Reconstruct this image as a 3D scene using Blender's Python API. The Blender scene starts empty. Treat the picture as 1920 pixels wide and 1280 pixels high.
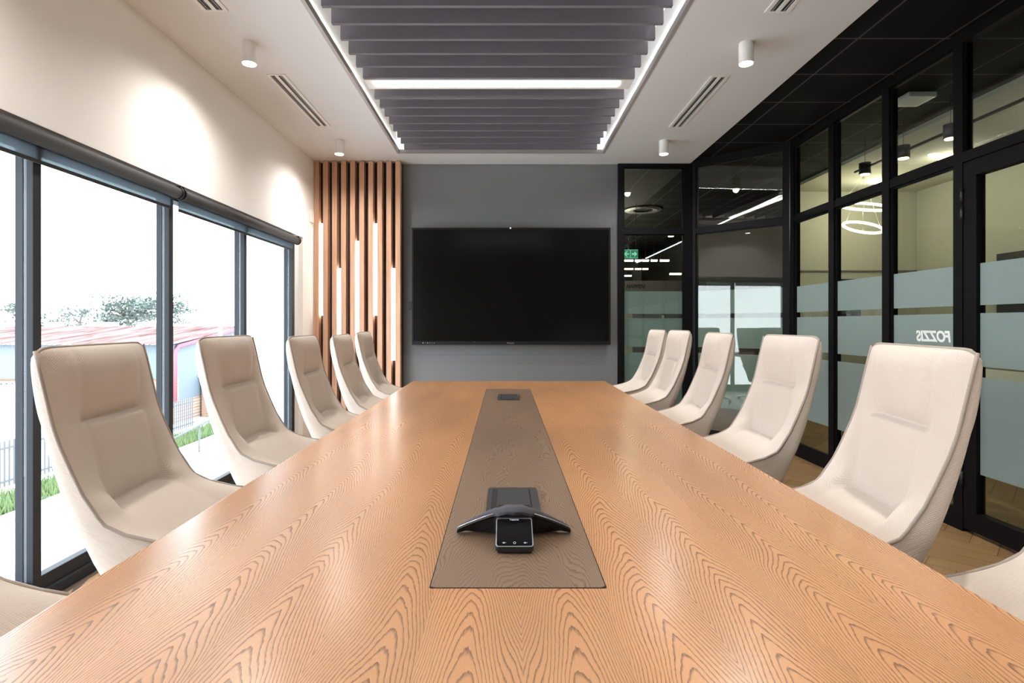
import bpy, bmesh, math, random
from mathutils import Vector, Matrix, Euler
random.seed(7)
PI = math.pi
scene = bpy.context.scene
COL = scene.collection
H = 1.16            # camera height
F = 1050.0          # focal length in pixels at 1920 wide
def at(px, py, Y):  # point of the place that the photo shows at a pixel, at depth Y
    return Vector(((px-947)*Y/F, Y, H-(py-607)*Y/F))

# ------------------------------------------------------------------ materials
def mat_new(name):
    m = bpy.data.materials.new(name); m.use_nodes = True
    nt = m.node_tree
    for n in list(nt.nodes): nt.nodes.remove(n)
    out = nt.nodes.new('ShaderNodeOutputMaterial')
    return m, nt, out
class N:
    """tiny node helper"""
    def __init__(s, nt): s.nt = nt
    def n(s, t, **kw):
        nd = s.nt.nodes.new(t)
        for k, v in kw.items(): setattr(nd, k, v)
        return nd
    def l(s, a, b): s.nt.links.new(a, b)
    def m(s, op, a, b=None, c=None, clamp=False):
        nd = s.nt.nodes.new('ShaderNodeMath'); nd.operation = op; nd.use_clamp = clamp
        for i, v in enumerate((a, b, c)):
            if v is None: continue
            if isinstance(v, (int, float)): nd.inputs[i].default_value = v
            else: s.l(v, nd.inputs[i])
        return nd.outputs[0]
    def mix(s, fac, a, b):
        nd = s.nt.nodes.new('ShaderNodeMix'); nd.data_type = 'RGBA'
        for i, v in ((0, fac), (6, a), (7, b)):
            if isinstance(v, (int, float)): nd.inputs[i].default_value = v
            elif isinstance(v, (tuple, list)): nd.inputs[i].default_value = (*v[:3], 1)
            else: s.l(v, nd.inputs[i])
        return nd.outputs[2]
def rgb(r, g, b):
    def f(c):
        c /= 255.0
        return c/12.92 if c <= .04045 else ((c+.055)/1.055)**2.4
    return (f(r), f(g), f(b))
def simple(name, color, rough=.6, metal=0, spec=.5, noise=.06, nscale=30, bump=0, bscale=200, coat=0):
    m, nt, out = mat_new(name); h = N(nt)
    p = h.n('ShaderNodeBsdfPrincipled')
    p.inputs['Roughness'].default_value = rough; p.inputs['Metallic'].default_value = metal
    p.inputs['Specular IOR Level'].default_value = spec
    p.inputs['Coat Weight'].default_value = coat
    tc = h.n('ShaderNodeTexCoord')
    nz = h.n('ShaderNodeTexNoise'); nz.inputs['Scale'].default_value = nscale; nz.inputs['Detail'].default_value = 3
    h.l(tc.outputs['Object'], nz.inputs['Vector'])
    lo = tuple(c*(1-noise) for c in color); hi = tuple(min(1, c*(1+noise)) for c in color)
    h.l(h.mix(nz.outputs['Fac'], lo, hi), p.inputs['Base Color'])
    if bump:
        n2 = h.n('ShaderNodeTexNoise'); n2.inputs['Scale'].default_value = bscale
        h.l(tc.outputs['Object'], n2.inputs['Vector'])
        b = h.n('ShaderNodeBump'); b.inputs['Strength'].default_value = bump; b.inputs['Distance'].default_value = .002
        h.l(n2.outputs['Fac'], b.inputs['Height']); h.l(b.outputs['Normal'], p.inputs['Normal'])
    h.l(p.outputs[0], out.inputs[0])
    return m
def emit(name, color, strength):
    m, nt, out = mat_new(name); h = N(nt)
    e = h.n('ShaderNodeEmission'); e.inputs[0].default_value = (*color, 1); e.inputs[1].default_value = strength
    h.l(e.outputs[0], out.inputs[0]); return m
def glass(name, tint, f0=.05, extra=1.0):
    m, nt, out = mat_new(name); h = N(nt)
    t = h.n('ShaderNodeBsdfTransparent'); t.inputs[0].default_value = (*tint, 1)
    g = h.n('ShaderNodeBsdfGlossy'); g.inputs['Roughness'].default_value = 0.0
    g.inputs[0].default_value = (1, 1, 1, 1)
    lw = h.n('ShaderNodeLayerWeight'); lw.inputs['Blend'].default_value = .5
    f = h.m('POWER', lw.outputs['Facing'], 5.0)
    f = h.m('MULTIPLY_ADD', f, 1-f0, f0, clamp=True)
    f = h.m('MULTIPLY', f, extra, clamp=True)
    mx = h.n('ShaderNodeMixShader')
    h.l(f, mx.inputs[0]); h.l(t.outputs[0], mx.inputs[1]); h.l(g.outputs[0], mx.inputs[2])
    h.l(mx.outputs[0], out.inputs[0]); return m
def film_mat(name, color, see, trans=.5):
    m, nt, out = mat_new(name); h = N(nt)
    t = h.n('ShaderNodeBsdfTransparent'); t.inputs[0].default_value = (.8, .92, .9, 1)
    d = h.n('ShaderNodeBsdfDiffuse'); d.inputs[0].default_value = (*color, 1)
    tl = h.n('ShaderNodeBsdfTranslucent'); tl.inputs[0].default_value = (*color, 1)
    m1 = h.n('ShaderNodeMixShader'); m1.inputs[0].default_value = trans
    h.l(d.outputs[0], m1.inputs[1]); h.l(tl.outputs[0], m1.inputs[2])
    m2 = h.n('ShaderNodeMixShader'); m2.inputs[0].default_value = 1-see
    h.l(t.outputs[0], m2.inputs[1]); h.l(m1.outputs[0], m2.inputs[2])
    h.l(m2.outputs[0], out.inputs[0]); return m

def veneer(name, light, dark, leaf=.133, seam=.022, freq=26., swirl=2.2, pores=.5, rough=.42, tone=.12, line=.62, coat=.62):
    """oak crown-cut veneer in book-matched leaves, grain along Y"""
    m, nt, out = mat_new(name); h = N(nt)
    tc = h.n('ShaderNodeTexCoord'); sp = h.n('ShaderNodeSeparateXYZ'); h.l(tc.outputs['Object'], sp.inputs[0])
    X, Y = sp.outputs[0], sp.outputs[1]
    xs = h.m('SUBTRACT', X, seam)
    u = h.m('PINGPONG', xs, leaf)
    idx = h.m('FLOOR', h.m('DIVIDE', xs, leaf))
    def noise(sx, sy, detail=2, zoff=None, rough_=.5):
        c = h.n('ShaderNodeCombineXYZ')
        h.l(h.m('MULTIPLY', u, sx), c.inputs[0]); h.l(h.m('MULTIPLY', Y, sy), c.inputs[1])
        if zoff is not None: h.l(zoff, c.inputs[2])
        nz = h.n('ShaderNodeTexNoise'); nz.inputs['Scale'].default_value = 1; nz.inputs['Detail'].default_value = detail
        nz.inputs['Roughness'].default_value = rough_
        h.l(c.outputs[0], nz.inputs['Vector']); return nz.outputs['Fac']
    pair = h.m('FLOOR', h.m('MULTIPLY', h.m('ADD', idx, 1.0), .5))
    zo = h.m('MULTIPLY', pair, 0.37)
    wob = h.m('MULTIPLY', h.m('SUBTRACT', noise(.6, 1.5, 1, zo), .5), .11)
    xl = h.m('ADD', h.m('SUBTRACT', u, leaf*.5), wob)
    ax = h.m('POWER', h.m('ABSOLUTE', h.m('ADD', xl, 1e-5)), 1.45)
    par = h.m('MULTIPLY', ax, 18.0)
    phi = h.m('MULTIPLY', h.m('ADD', Y, par), freq)
    phi = h.m('ADD', phi, h.m('MULTIPLY', noise(7, 1.6, 2, zo), 6*swirl))
    phi = h.m('ADD', phi, h.m('MULTIPLY', noise(45, 14, 2, zo), .75*swirl/2.2))
    phi = h.m('ADD', phi, h.m('MULTIPLY', noise(260, 60, 1, zo), .28))
    fr = h.m('FRACT', phi)
    ln = h.n('ShaderNodeMapRange'); ln.interpolation_type = 'SMOOTHSTEP'
    h.l(fr, ln.inputs[0]); ln.inputs[1].default_value = .58; ln.inputs[2].default_value = .90
    end = h.n('ShaderNodeMapRange'); h.l(fr, end.inputs[0])
    end.inputs[1].default_value = .93; end.inputs[2].default_value = 1.0; end.inputs[3].default_value = 1; end.inputs[4].default_value = 0
    lines = h.m('MULTIPLY', ln.outputs[0], end.outputs[0])
    pn = noise(900, 70, 2, zo)
    pr = h.n('ShaderNodeMapRange'); h.l(pn, pr.inputs[0]); pr.inputs[1].default_value = .38; pr.inputs[2].default_value = .62
    pore = pr.outputs[0]
    str_ = h.m('MULTIPLY_ADD', pore, pores, 1-pores)
    fac = h.m('MULTIPLY', h.m('MULTIPLY', lines, str_), line)
    fac = h.m('ADD', fac, h.m('MULTIPLY', h.m('SUBTRACT', 1.0, pore), .10), clamp=True)
    big = noise(5, 1.2, 2, zo)
    l2 = tuple(c*(1-tone*1.6) for c in light); l3 = tuple(min(1, c*(1+tone)) for c in light)
    br = h.n('ShaderNodeMapRange'); h.l(big, br.inputs[0]); br.inputs[1].default_value = .3; br.inputs[2].default_value = .7
    base = h.mix(br.outputs[0], l2, l3)
    colr = h.mix(fac, base, dark)
    p = h.n('ShaderNodeBsdfPrincipled'); p.inputs['Coat Weight'].default_value = coat; p.inputs['Coat Roughness'].default_value = .24
    h.l(colr, p.inputs['Base Color'])
    h.l(h.m('MULTIPLY_ADD', fac, .25, rough), p.inputs['Roughness'])
    b = h.n('ShaderNodeBump'); b.inputs['Strength'].default_value = .35; b.inputs['Distance'].default_value = .0006
    h.l(h.m('SUBTRACT', 1.0, fac), b.inputs['Height']); h.l(b.outputs['Normal'], p.inputs['Normal'])
    h.l(p.outputs[0], out.inputs[0]); return m

def fabric(name, base):
    m, nt, out = mat_new(name); h = N(nt)
    tc = h.n('ShaderNodeTexCoord'); sp = h.n('ShaderNodeSeparateXYZ'); h.l(tc.outputs['Object'], sp.inputs[0])
    X, Y, Z = sp.outputs
    a = h.m('SINE', h.m('MULTIPLY', Y, 1150.0))
    s = h.m('ADD', Z, h.m('MULTIPLY', X, .55))
    b = h.m('SINE', h.m('ADD', h.m('MULTIPLY', s, 1500.0), h.m('MULTIPLY', h.m('SIGN', a), 1.57)))
    hgt = h.m('MULTIPLY', h.m('ADD', h.m('ABSOLUTE', a), b), .5)
    nz = h.n('ShaderNodeTexNoise'); nz.inputs['Scale'].default_value = 380; nz.inputs['Detail'].default_value = 2
    h.l(tc.outputs['Object'], nz.inputs['Vector'])
    n2 = h.n('ShaderNodeTexNoise'); n2.inputs['Scale'].default_value = 9; h.l(tc.outputs['Object'], n2.inputs['Vector'])
    lo = tuple(c*.80 for c in base); hi = tuple(min(1, c*1.10) for c in base)
    c1 = h.mix(h.m('MULTIPLY_ADD', h.m('ADD', hgt, 1.0), .22, h.m('MULTIPLY', nz.outputs['Fac'], .5), clamp=True), lo, hi)
    c2 = h.mix(h.m('MULTIPLY', n2.outputs['Fac'], .25), c1, tuple(c*.85 for c in base))
    p = h.n('ShaderNodeBsdfPrincipled'); p.inputs['Roughness'].default_value = .92
    p.inputs['Specular IOR Level'].default_value = .2
    p.inputs['Sheen Weight'].default_value = .25; p.inputs['Sheen Roughness'].default_value = .5
    h.l(c2, p.inputs['Base Color'])
    bp = h.n('ShaderNodeBump'); bp.inputs['Strength'].default_value = .5; bp.inputs['Distance'].default_value = .0012
    h.l(h.m('ADD', hgt, nz.outputs['Fac']), bp.inputs['Height']); h.l(bp.outputs['Normal'], p.inputs['Normal'])
    h.l(p.outputs[0], out.inputs[0]); return m

def grain(name, light, dark, axis='Z', rough=.55, k=1.0):
    """straight-grained timber, grain along the given axis"""
    m, nt, out = mat_new(name); h = N(nt)
    tc = h.n('ShaderNodeTexCoord'); mp = h.n('ShaderNodeMapping')
    sc = {'X': (2, 60, 60), 'Y': (60, 2, 60), 'Z': (60, 60, 2)}[axis]
    mp.inputs['Scale'].default_value = tuple(v*k for v in sc)
    h.l(tc.outputs['Object'], mp.inputs[0])
    nz = h.n('ShaderNodeTexNoise'); nz.inputs['Scale'].default_value = 1; nz.inputs['Detail'].default_value = 5
    h.l(mp.outputs[0], nz.inputs['Vector'])
    mr = h.n('ShaderNodeMapRange'); h.l(nz.outputs['Fac'], mr.inputs[0]); mr.inputs[1].default_value = .3; mr.inputs[2].default_value = .7
    p = h.n('ShaderNodeBsdfPrincipled'); p.inputs['Roughness'].default_value = rough
    h.l(h.mix(mr.outputs[0], dark, light), p.inputs['Base Color'])
    h.l(p.outputs[0], out.inputs[0]); return m

def plank_mat(name, a, b):
    m, nt, out = mat_new(name); h = N(nt)
    uv = h.n('ShaderNodeUVMap'); uv.uv_map = 'UVMap'
    at_ = h.n('ShaderNodeAttribute'); at_.attribute_name = 'tone'
    mp = h.n('ShaderNodeMapping'); mp.inputs['Scale'].default_value = (3, 45, 1); h.l(uv.outputs[0], mp.inputs[0])
    nz = h.n('ShaderNodeTexNoise'); nz.inputs['Scale'].default_value = 1; nz.inputs['Detail'].default_value = 4
    h.l(mp.outputs[0], nz.inputs['Vector'])
    f = h.m('ADD', h.m('MULTIPLY', nz.outputs['Fac'], .6), h.m('MULTIPLY', at_.outputs['Fac'], .4), clamp=True)
    p = h.n('ShaderNodeBsdfPrincipled'); p.inputs['Roughness'].default_value = .38
    h.l(h.mix(f, a, b), p.inputs['Base Color']); h.l(p.outputs[0], out.inputs[0]); return m

def grid_mat(name, base, line, x0, px, y0, py, w, rough=.8):
    """suspended ceiling tiles with T bars"""
    m, nt, out = mat_new(name); h = N(nt)
    g = h.n('ShaderNodeNewGeometry'); sp = h.n('ShaderNodeSeparateXYZ'); h.l(g.outputs['Position'], sp.inputs[0])
    def ln(v, o, p):
        f = h.m('FRACT', h.m('ADD', h.m('DIVIDE', h.m('SUBTRACT', v, o), p), .5))
        return h.m('LESS_THAN', h.m('ABSOLUTE', h.m('SUBTRACT', f, .5)), w*.5/p)
    fac = h.m('MAXIMUM', ln(sp.outputs[0], x0, px), ln(sp.outputs[1], y0, py))
    nz = h.n('ShaderNodeTexNoise'); nz.inputs['Scale'].default_value = 60
    h.l(g.outputs['Position'], nz.inputs['Vector'])
    b2 = h.mix(nz.outputs['Fac'], base, tuple(c*1.5 for c in base))
    p = h.n('ShaderNodeBsdfPrincipled'); p.inputs['Roughness'].default_value = rough
    p.inputs['Specular IOR Level'].default_value = .15
    h.l(h.mix(fac, b2, line), p.inputs['Base Color']); h.l(p.outputs[0], out.inputs[0]); return m

def brick_mat(name):
    m, nt, out = mat_new(name); h = N(nt)
    tc = h.n('ShaderNodeTexCoord'); mp = h.n('ShaderNodeMapping'); mp.inputs['Rotation'].default_value = (PI/2, 0, 0)
    h.l(tc.outputs['Object'], mp.inputs[0])
    b = h.n('ShaderNodeTexBrick'); b.inputs['Scale'].default_value = 4
    b.inputs['Color1'].default_value = (.30, .17, .10, 1); b.inputs['Color2'].default_value = (.24, .13, .08, 1)
    b.inputs['Mortar'].default_value = (.32, .28, .24, 1)
    h.l(mp.outputs[0], b.inputs['Vector'])
    p = h.n('ShaderNodeBsdfPrincipled'); p.inputs['Roughness'].default_value = .9
    h.l(b.outputs[0], p.inputs['Base Color']); h.l(p.outputs[0], out.inputs[0]); return m
def rust_mat(name):
    m, nt, out = mat_new(name); h = N(nt)
    tc = h.n('ShaderNodeTexCoord'); mp = h.n('ShaderNodeMapping'); mp.inputs['Scale'].default_value = (1.2, .15, 1)
    h.l(tc.outputs['Object'], mp.inputs[0])
    nz = h.n('ShaderNodeTexNoise'); nz.inputs['Scale'].default_value = 2.2; nz.inputs['Detail'].default_value = 6
    h.l(mp.outputs[0], nz.inputs['Vector'])
    mr = h.n('ShaderNodeMapRange'); h.l(nz.outputs['Fac'], mr.inputs[0]); mr.inputs[1].default_value = .35; mr.inputs[2].default_value = .62
    p = h.n('ShaderNodeBsdfPrincipled'); p.inputs['Roughness'].default_value = .9; p.inputs['Specular IOR Level'].default_value = 0
    h.l(h.mix(mr.outputs[0], (.10, .052, .045), (.20, .15, .14)), p.inputs['Base Color'])
    h.l(p.outputs[0], out.inputs[0]); return m

M = {}
M['ceiling'] = simple('ceiling_paint', (.735, .745, .755), .9, noise=.015, nscale=3, spec=.1)
M['wall'] = simple('wall_paint_warm_white', (.86, .845, .83), .85, noise=.02, nscale=4, spec=.15)
M['grey'] = simple('wall_paint_grey', rgb(110, 112, 114), .7, noise=.02, nscale=4, spec=.25)
M['cream'] = simple('office_wall_cream', (.44, .425, .35), .85, noise=.03, nscale=3, spec=.15)
M['white'] = simple('white_metal', (.82, .81, .79), .4, noise=.02)
M['whiteplastic'] = simple('white_plastic', (.85, .85, .84), .4, noise=.02)
M['black'] = simple('black_aluminium', (.006, .006, .007), .5, noise=.1, spec=.10)
M['darkframe'] = simple('charcoal_aluminium', (.03, .033, .038), .5, metal=.0, spec=.12, noise=.08)
M['framelight'] = simple('grey_gasket', (.16, .175, .20), .5, metal=.0, spec=.12, noise=.05)
M['trimmetal'] = simple('cove_trim_metal', (.42, .40, .39), .45, metal=.4, noise=.04)
M['baffle'] = simple('baffle_felt', rgb(122, 119, 126), .95, noise=.08, nscale=90, bump=.3, bscale=500, spec=.1)
M['slat'] = grain('slat_timber', rgb(208, 168, 140), rgb(180, 136, 108), 'Z')
M['slatback'] = simple('slat_backing', (.035, .022, .018), .8, noise=.1)
M['table'] = veneer('table_oak_veneer', rgb(198, 143, 94), rgb(80, 50, 34), freq=31., swirl=2.7, line=.88)
M['inlay'] = veneer('inlay_smoked_oak', rgb(128, 104, 82), rgb(62, 46, 36), leaf=.31, seam=-.13, freq=22, swirl=6.5, tone=.12, line=.62, coat=.3)
M['leg'] = grain('table_base_timber', rgb(150, 108, 72), rgb(120, 84, 54), 'Z')
M['fabric'] = fabric('chair_fabric', (.63, .55, .478))
M['shellfab'] = fabric('chair_shell_fabric', (.66, .58, .51))
M['piping'] = simple('chair_piping', (.34, .29, .25), .9, noise=.1, nscale=200)
M['alu'] = simple('polished_aluminium', (.78, .78, .78), .25, metal=.9, noise=.03)
M['blackplastic'] = simple('black_plastic', (.012, .012, .013), .45, noise=.1)
M['greyplastic'] = simple('dark_grey_plastic', (.035, .036, .038), .42, noise=.08)
M['bezel'] = simple('tv_bezel_black', (.010, .010, .011), .5, noise=.05, spec=.15)
M['brush'] = simple('brush_bristles', (.01, .008, .006), .95, noise=.6, nscale=500)
M['phonefab'] = simple('phone_mesh_cloth', (.055, .058, .072), .85, noise=.35, nscale=900, bump=.4, bscale=1500)
M['silver'] = simple('silver_rim', (.45, .46, .48), .3, metal=.8, noise=.03)
M['screen'] = simple('glossy_screen', (.006, .006, .007), .07, noise=.05, spec=.5)
M['tvscreen'] = simple('tv_glass', (.004, .004, .004), .14, noise=.05, spec=.12)
M['icon'] = emit('screen_icon_light', (.9, .92, .95), .45)
M['led'] = emit('indicator_light', (1, 1, 1), 2.5)
M['floor'] = plank_mat('herringbone_oak', rgb(128, 100, 70), rgb(190, 152, 108))
M['subfloor'] = simple('subfloor_grout', (.10, .07, .045), .8)
M['blackceil'] = grid_mat('black_ceiling_tiles', (.004, .004, .0045), (.085, .085, .085), 2.03, .5, 3.22, .462, .012)
M['glass'] = glass('partition_glass', (.86, .90, .87), f0=.045)
M['winglass'] = glass('window_glass', (.96, .98, .985), f0=.02)
M['film'] = film_mat('frosted_film', (.50, .60, .61), .32)
M['filmtext'] = simple('film_lettering', (.85, .92, .93), .7, noise=.02)
M['blindtube'] = simple('blind_fabric_rolled', (.035, .038, .042), .7, noise=.15, nscale=300)
M['blindfab'] = film_mat('blind_fabric_screen', (.15, .16, .18), .20, .8)
M['lampwarm'] = emit('linear_lamp_diffuser', (1.0, .91, .78), 12.0)
M['wallglow'] = emit('wall_light_tube', (1.0, .97, .93), 5.0)
M['cove'] = emit('cove_led', (1.0, .96, .88), 90.0)
M['downglow'] = emit('downlight_lens', (1.0, .93, .80), 14.0)
M['officeglow'] = emit('office_lamp', (1.0, .88, .55), 7.0)
M['corrglow'] = emit('corridor_strip_lamp', (1.0, .86, .55), 5.0)
M['darkwall'] = simple('corridor_wall_dark', (.05, .048, .046), .8, noise=.1, nscale=3)
M['midwall'] = simple('corridor_wall_grey', (.16, .155, .145), .8, noise=.05, nscale=3)
M['exitgreen'] = emit('exit_sign_green', (.03, .16, .09), 1.0)
M['exitwhite'] = emit('exit_sign_pictogram', (.22, .5, .36), 1.0)
M['concrete'] = simple('street_concrete', (.66, .65, .62), .9, spec=0, noise=.08, nscale=.6)
M['grass'] = simple('grass', (.16, .22, .10), .9, spec=0, noise=.4, nscale=8)
M['corrug'] = simple('corrugated_sheet', (.17, .20, .23), .5, spec=0, noise=.06, nscale=2)
M['rust'] = rust_mat('rusty_roof_sheet')
M['brick'] = brick_mat('orange_brick')
M['pinktrim'] = simple('red_barge_board', (.30, .11, .13), .6, spec=0)
M['render'] = simple('exterior_white_render', (.8, .81, .83), .9, spec=0, noise=.02)
M['bluegrey'] = simple('gable_cladding', (.15, .18, .21), .6, spec=0, noise=.04)
M['darkglass'] = simple('far_window_glass', (.06, .07, .08), .2)
M['leaf'] = simple('tree_leaves', (.10, .125, .11), .85, spec=0, noise=.5, nscale=1.2)
M['bark'] = simple('tree_bark', (.16, .14, .12), .9, noise=.2)
M['fence'] = simple('grey_steel_fence', (.13, .135, .145), .6, spec=0)
M['seatblue'] = simple('office_chair_grey', (.25, .27, .28), .8)

# ------------------------------------------------------------------ mesh helpers
def link(name, bm, mat, parent=None, smooth=False, loc=None, mats=None):
    me = bpy.data.meshes.new(name)
    bm.to_mesh(me); bm.free()
    for mm in (mats or [mat]): me.materials.append(mm)
    if smooth:
        for p in me.polygons: p.use_smooth = True
    o = bpy.data.objects.new(name, me); COL.objects.link(o)
    if parent is not None: o.parent = parent
    if loc is not None: o.location = loc
    return o
def box(bm, x0, x1, y0, y1, z0, z1, bev=0, mi=0):
    x0, x1 = min(x0, x1), max(x0, x1); y0, y1 = min(y0, y1), max(y0, y1); z0, z1 = min(z0, z1), max(z0, z1)
    v = [bm.verts.new(c) for c in ((x0,y0,z0),(x1,y0,z0),(x1,y1,z0),(x0,y1,z0),(x0,y0,z1),(x1,y0,z1),(x1,y1,z1),(x0,y1,z1))]
    fs = [bm.faces.new([v[i] for i in q]) for q in ((3,2,1,0),(4,5,6,7),(0,1,5,4),(1,2,6,5),(2,3,7,6),(3,0,4,7))]
    for f in fs: f.material_index = mi
    if bev:
        es = list({e for f in fs for e in f.edges})
        r = bmesh.ops.bevel(bm, geom=es, offset=bev, segments=2, affect='EDGES', profile=.7)
    return fs
def bxo(name, x0, x1, y0, y1, z0, z1, mat, parent=None, bev=0):
    bm = bmesh.new(); box(bm, x0, x1, y0, y1, z0, z1, bev); return link(name, bm, mat, parent)
def cyl(bm, c, r, h, seg=32, axis='Z', r2=None):
    """closed cylinder starting at c along axis"""
    r2 = r if r2 is None else r2
    def pt(a, rr, t):
        x, y = rr*math.cos(a), rr*math.sin(a)
        if axis == 'Z': return (c[0]+x, c[1]+y, c[2]+t)
        if axis == 'Y': return (c[0]+x, c[1]+t, c[2]+y)
        return (c[0]+t, c[1]+x, c[2]+y)
    a = [bm.verts.new(pt(2*PI*i/seg, r, 0)) for i in range(seg)]
    b = [bm.verts.new(pt(2*PI*i/seg, r2, h)) for i in range(seg)]
    for i in range(seg):
        j = (i+1) % seg
        f = bm.faces.new((a[i], a[j], b[j], b[i])); f.smooth = True
    bm.faces.new(a[::-1]); bm.faces.new(b)
def tube(bm, pts, r, seg=8, closed=False):
    rings = []; n = len(pts); prev = None
    for i, p in enumerate(pts):
        p = Vector(p)
        a = Vector(pts[(i-1) % n]) if (i > 0 or closed) else p
        b = Vector(pts[(i+1) % n]) if (i < n-1 or closed) else p
        d = (b-a).normalized()
        if prev is None:
            ref = Vector((0, 0, 1)) if abs(d.z) < .9 else Vector((1, 0, 0))
            s = d.cross(ref).normalized()
        else: s = (prev - d*prev.dot(d)).normalized()
        prev = s; t = d.cross(s)
        rr = r[i] if isinstance(r, (list, tuple)) else r
        rings.append([bm.verts.new(p + s*rr*math.cos(2*PI*k/seg) + t*rr*math.sin(2*PI*k/seg)) for k in range(seg)])
    rng = range(n if closed else n-1)
    for i in rng:
        A, B = rings[i], rings[(i+1) % n]
        for k in range(seg):
            f = bm.faces.new((A[k], A[(k+1) % seg], B[(k+1) % seg], B[k])); f.smooth = True
    if not closed:
        bm.faces.new(rings[0][::-1]); bm.faces.new(rings[-1])
def grid(bm, rows, smooth=True, flip=False):
    V = [[bm.verts.new(p) for p in r] for r in rows]
    for i in range(len(V)-1):
        for j in range(len(V[0])-1):
            q = (V[i][j], V[i][j+1], V[i+1][j+1], V[i+1][j])
            f = bm.faces.new(q[::-1] if flip else q); f.smooth = smooth
    return V
def rrect(cx, cy, w, h, r, seg=6):
    pts = []
    for (sx, sy, a0) in ((1,1,0),(-1,1,PI/2),(-1,-1,PI),(1,-1,1.5*PI)):
        for k in range(seg+1):
            a = a0 + (PI/2)*k/seg
            pts.append((cx+sx*(w/2-r)+r*math.cos(a), cy+sy*(h/2-r)+r*math.sin(a)))
    return pts
def prism(bm, pts, z0, z1, mi=0):
    a = [bm.verts.new((x, y, z0)) for x, y in pts]; b = [bm.verts.new((x, y, z1)) for x, y in pts]
    n = len(pts)
    for i in range(n):
        f = bm.faces.new((a[i], a[(i+1) % n], b[(i+1) % n], b[i])); f.material_index = mi
    f = bm.faces.new(a[::-1]); f.material_index = mi
    f = bm.faces.new(b); f.material_index = mi
def empty(name, loc=(0,0,0), rz=0):
    o = bpy.data.objects.new(name, None); COL.objects.link(o); o.empty_display_size = .1
    o.location = loc; o.rotation_euler = (0, 0, rz); return o
def tag(o, label=None, cat=None, group=None, kind=None):
    if label: o['label'] = label
    if cat: o['category'] = cat
    if group: o['group'] = group
    if kind: o['kind'] = kind
    return o
def struct(o, label=None, cat=None): return tag(o, label, cat, kind='structure')
def copy_tree(o, parent=None):
    c = o.copy(); COL.objects.link(c)
    if parent is not None: c.parent = parent
    for ch in [x for x in KIDS.get(o.name, [])]:
        copy_tree(ch, c)
    return c
KIDS = {}
def index_kids():
    KIDS.clear()
    for o in bpy.data.objects:
        if o.parent: KIDS.setdefault(o.parent.name, []).append(o)
def text_mesh(name, body, size, mat, matrix, parent=None, shear=0, bold=0, extr=.0005):
    cu = bpy.data.curves.new(name, 'FONT'); cu.body = body; cu.size = size; cu.shear = shear
    cu.offset = bold; cu.extrude = extr; cu.align_x = 'CENTER'; cu.align_y = 'CENTER'
    tmp = bpy.data.objects.new(name+'_tmp', cu)
    me = bpy.data.meshes.new_from_object(tmp)
    bpy.data.objects.remove(tmp); me.name = name
    me.materials.clear(); me.materials.append(mat)
    me.transform(matrix)
    if matrix.determinant() < 0: me.flip_normals()
    o = bpy.data.objects.new(name, me); COL.objects.link(o)
    if parent is not None: o.parent = parent
    return o

# ------------------------------------------------------------------ dimensions
XL, XR, XC = -1.894, 2.59, 1.865     # left wall, glass partition, edge of the white ceiling
YB, YR = 5.67, -1.6                   # back wall, wall behind the camera
ZC, ZK = H+1.615, 2.80                # white ceiling, black ceiling
# ------------------------------------------------------------------ floor (herringbone)
def herringbone(x0, x1, y0, y1, L=.60, W=.12):
    bm = bmesh.new(); uvl = bm.loops.layers.uv.new('UVMap'); tl = bm.faces.layers.float.new('tone')
    rot = Matrix.Rotation(PI/4, 2); g = .0012
    n = int(14/W)
    def quad(ax, ay, w, hh, along_x):
        c = rot @ Vector((ax+w/2, ay+hh/2))
        if not (x0-.5 < c.x < x1+.5 and y0-.5 < c.y < y1+.5): return
        pts = [(ax+g, ay+g), (ax+w-g, ay+g), (ax+w-g, ay+hh-g), (ax+g, ay+hh-g)]
        q = [rot @ Vector(p) for p in pts]
        q = [Vector((min(max(p.x, x0), x1), min(max(p.y, y0), y1))) for p in q]
        vs = [bm.verts.new((p.x, p.y, 0)) for p in q]
        try: f = bm.faces.new(vs)
        except ValueError: return
        r1, r2 = random.random()*9, random.random()*9
        f[tl] = random.random()
        for l, (a, b) in zip(f.loops, ((0,0),(w,0),(w,hh),(0,hh))):
            l[uvl].uv = (a+r1, b+r2) if along_x else (b+r1, a+r2)
    k = round(L/W)
    for i in range(-160, 200):
        for j in range(-160, 200):
            t = (i-j) % (2*k)
            if t == 0: quad(i*W, j*W, L, W, True)
            elif t == 2*k-1: quad(i*W, j*W, W, L, False)
    bmesh.ops.dissolve_degenerate(bm, dist=1e-5, edges=bm.edges)
    return bm
bm = bmesh.new(); box(bm, XL-.3, 5.3, YR, 16, -.25, -.002)
fl = link('floor', bm, M['subfloor']); struct(fl, 'herringbone oak plank floor of the room', 'floor')
o = link('floor_planks', herringbone(XL, 5.1, YR, 9), M['floor'], fl)

# ------------------------------------------------------------------ ceiling
TX0, TX1, TY1 = -1.018, .940, 5.30
bm = bmesh.new()
box(bm, XL-.3, TX0, YR, YB, ZC, ZC+.28); box(bm, TX1, XC, YR, YB, ZC, ZC+.28)
box(bm, TX0, TX1, TY1, YB, ZC, ZC+.28); box(bm, TX0, TX1, YR, YR+.6, ZC, ZC+.28)
box(bm, TX0-.02, TX1+.02, YR, TY1+.02, ZC+.24, ZC+.30)
ceil = struct(link('ceiling', bm, M['ceiling']), 'white plasterboard ceiling around the recessed baffle tray', 'ceiling')
bm = bmesh.new(); box(bm, XC+.001, 5.3, YR, YB+.05, ZK, ZK+.2); box(bm, -1.05, 3.5, YB+.05, 16, ZK, ZK+.2)
struct(link('ceiling', bm, M['blackceil']), 'black tiled ceiling along the glass partition and beyond', 'ceiling')
bm = bmesh.new(); box(bm, 3.42, 5.3, YR, 7.0, ZC-.01, ZK-.001)
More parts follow.
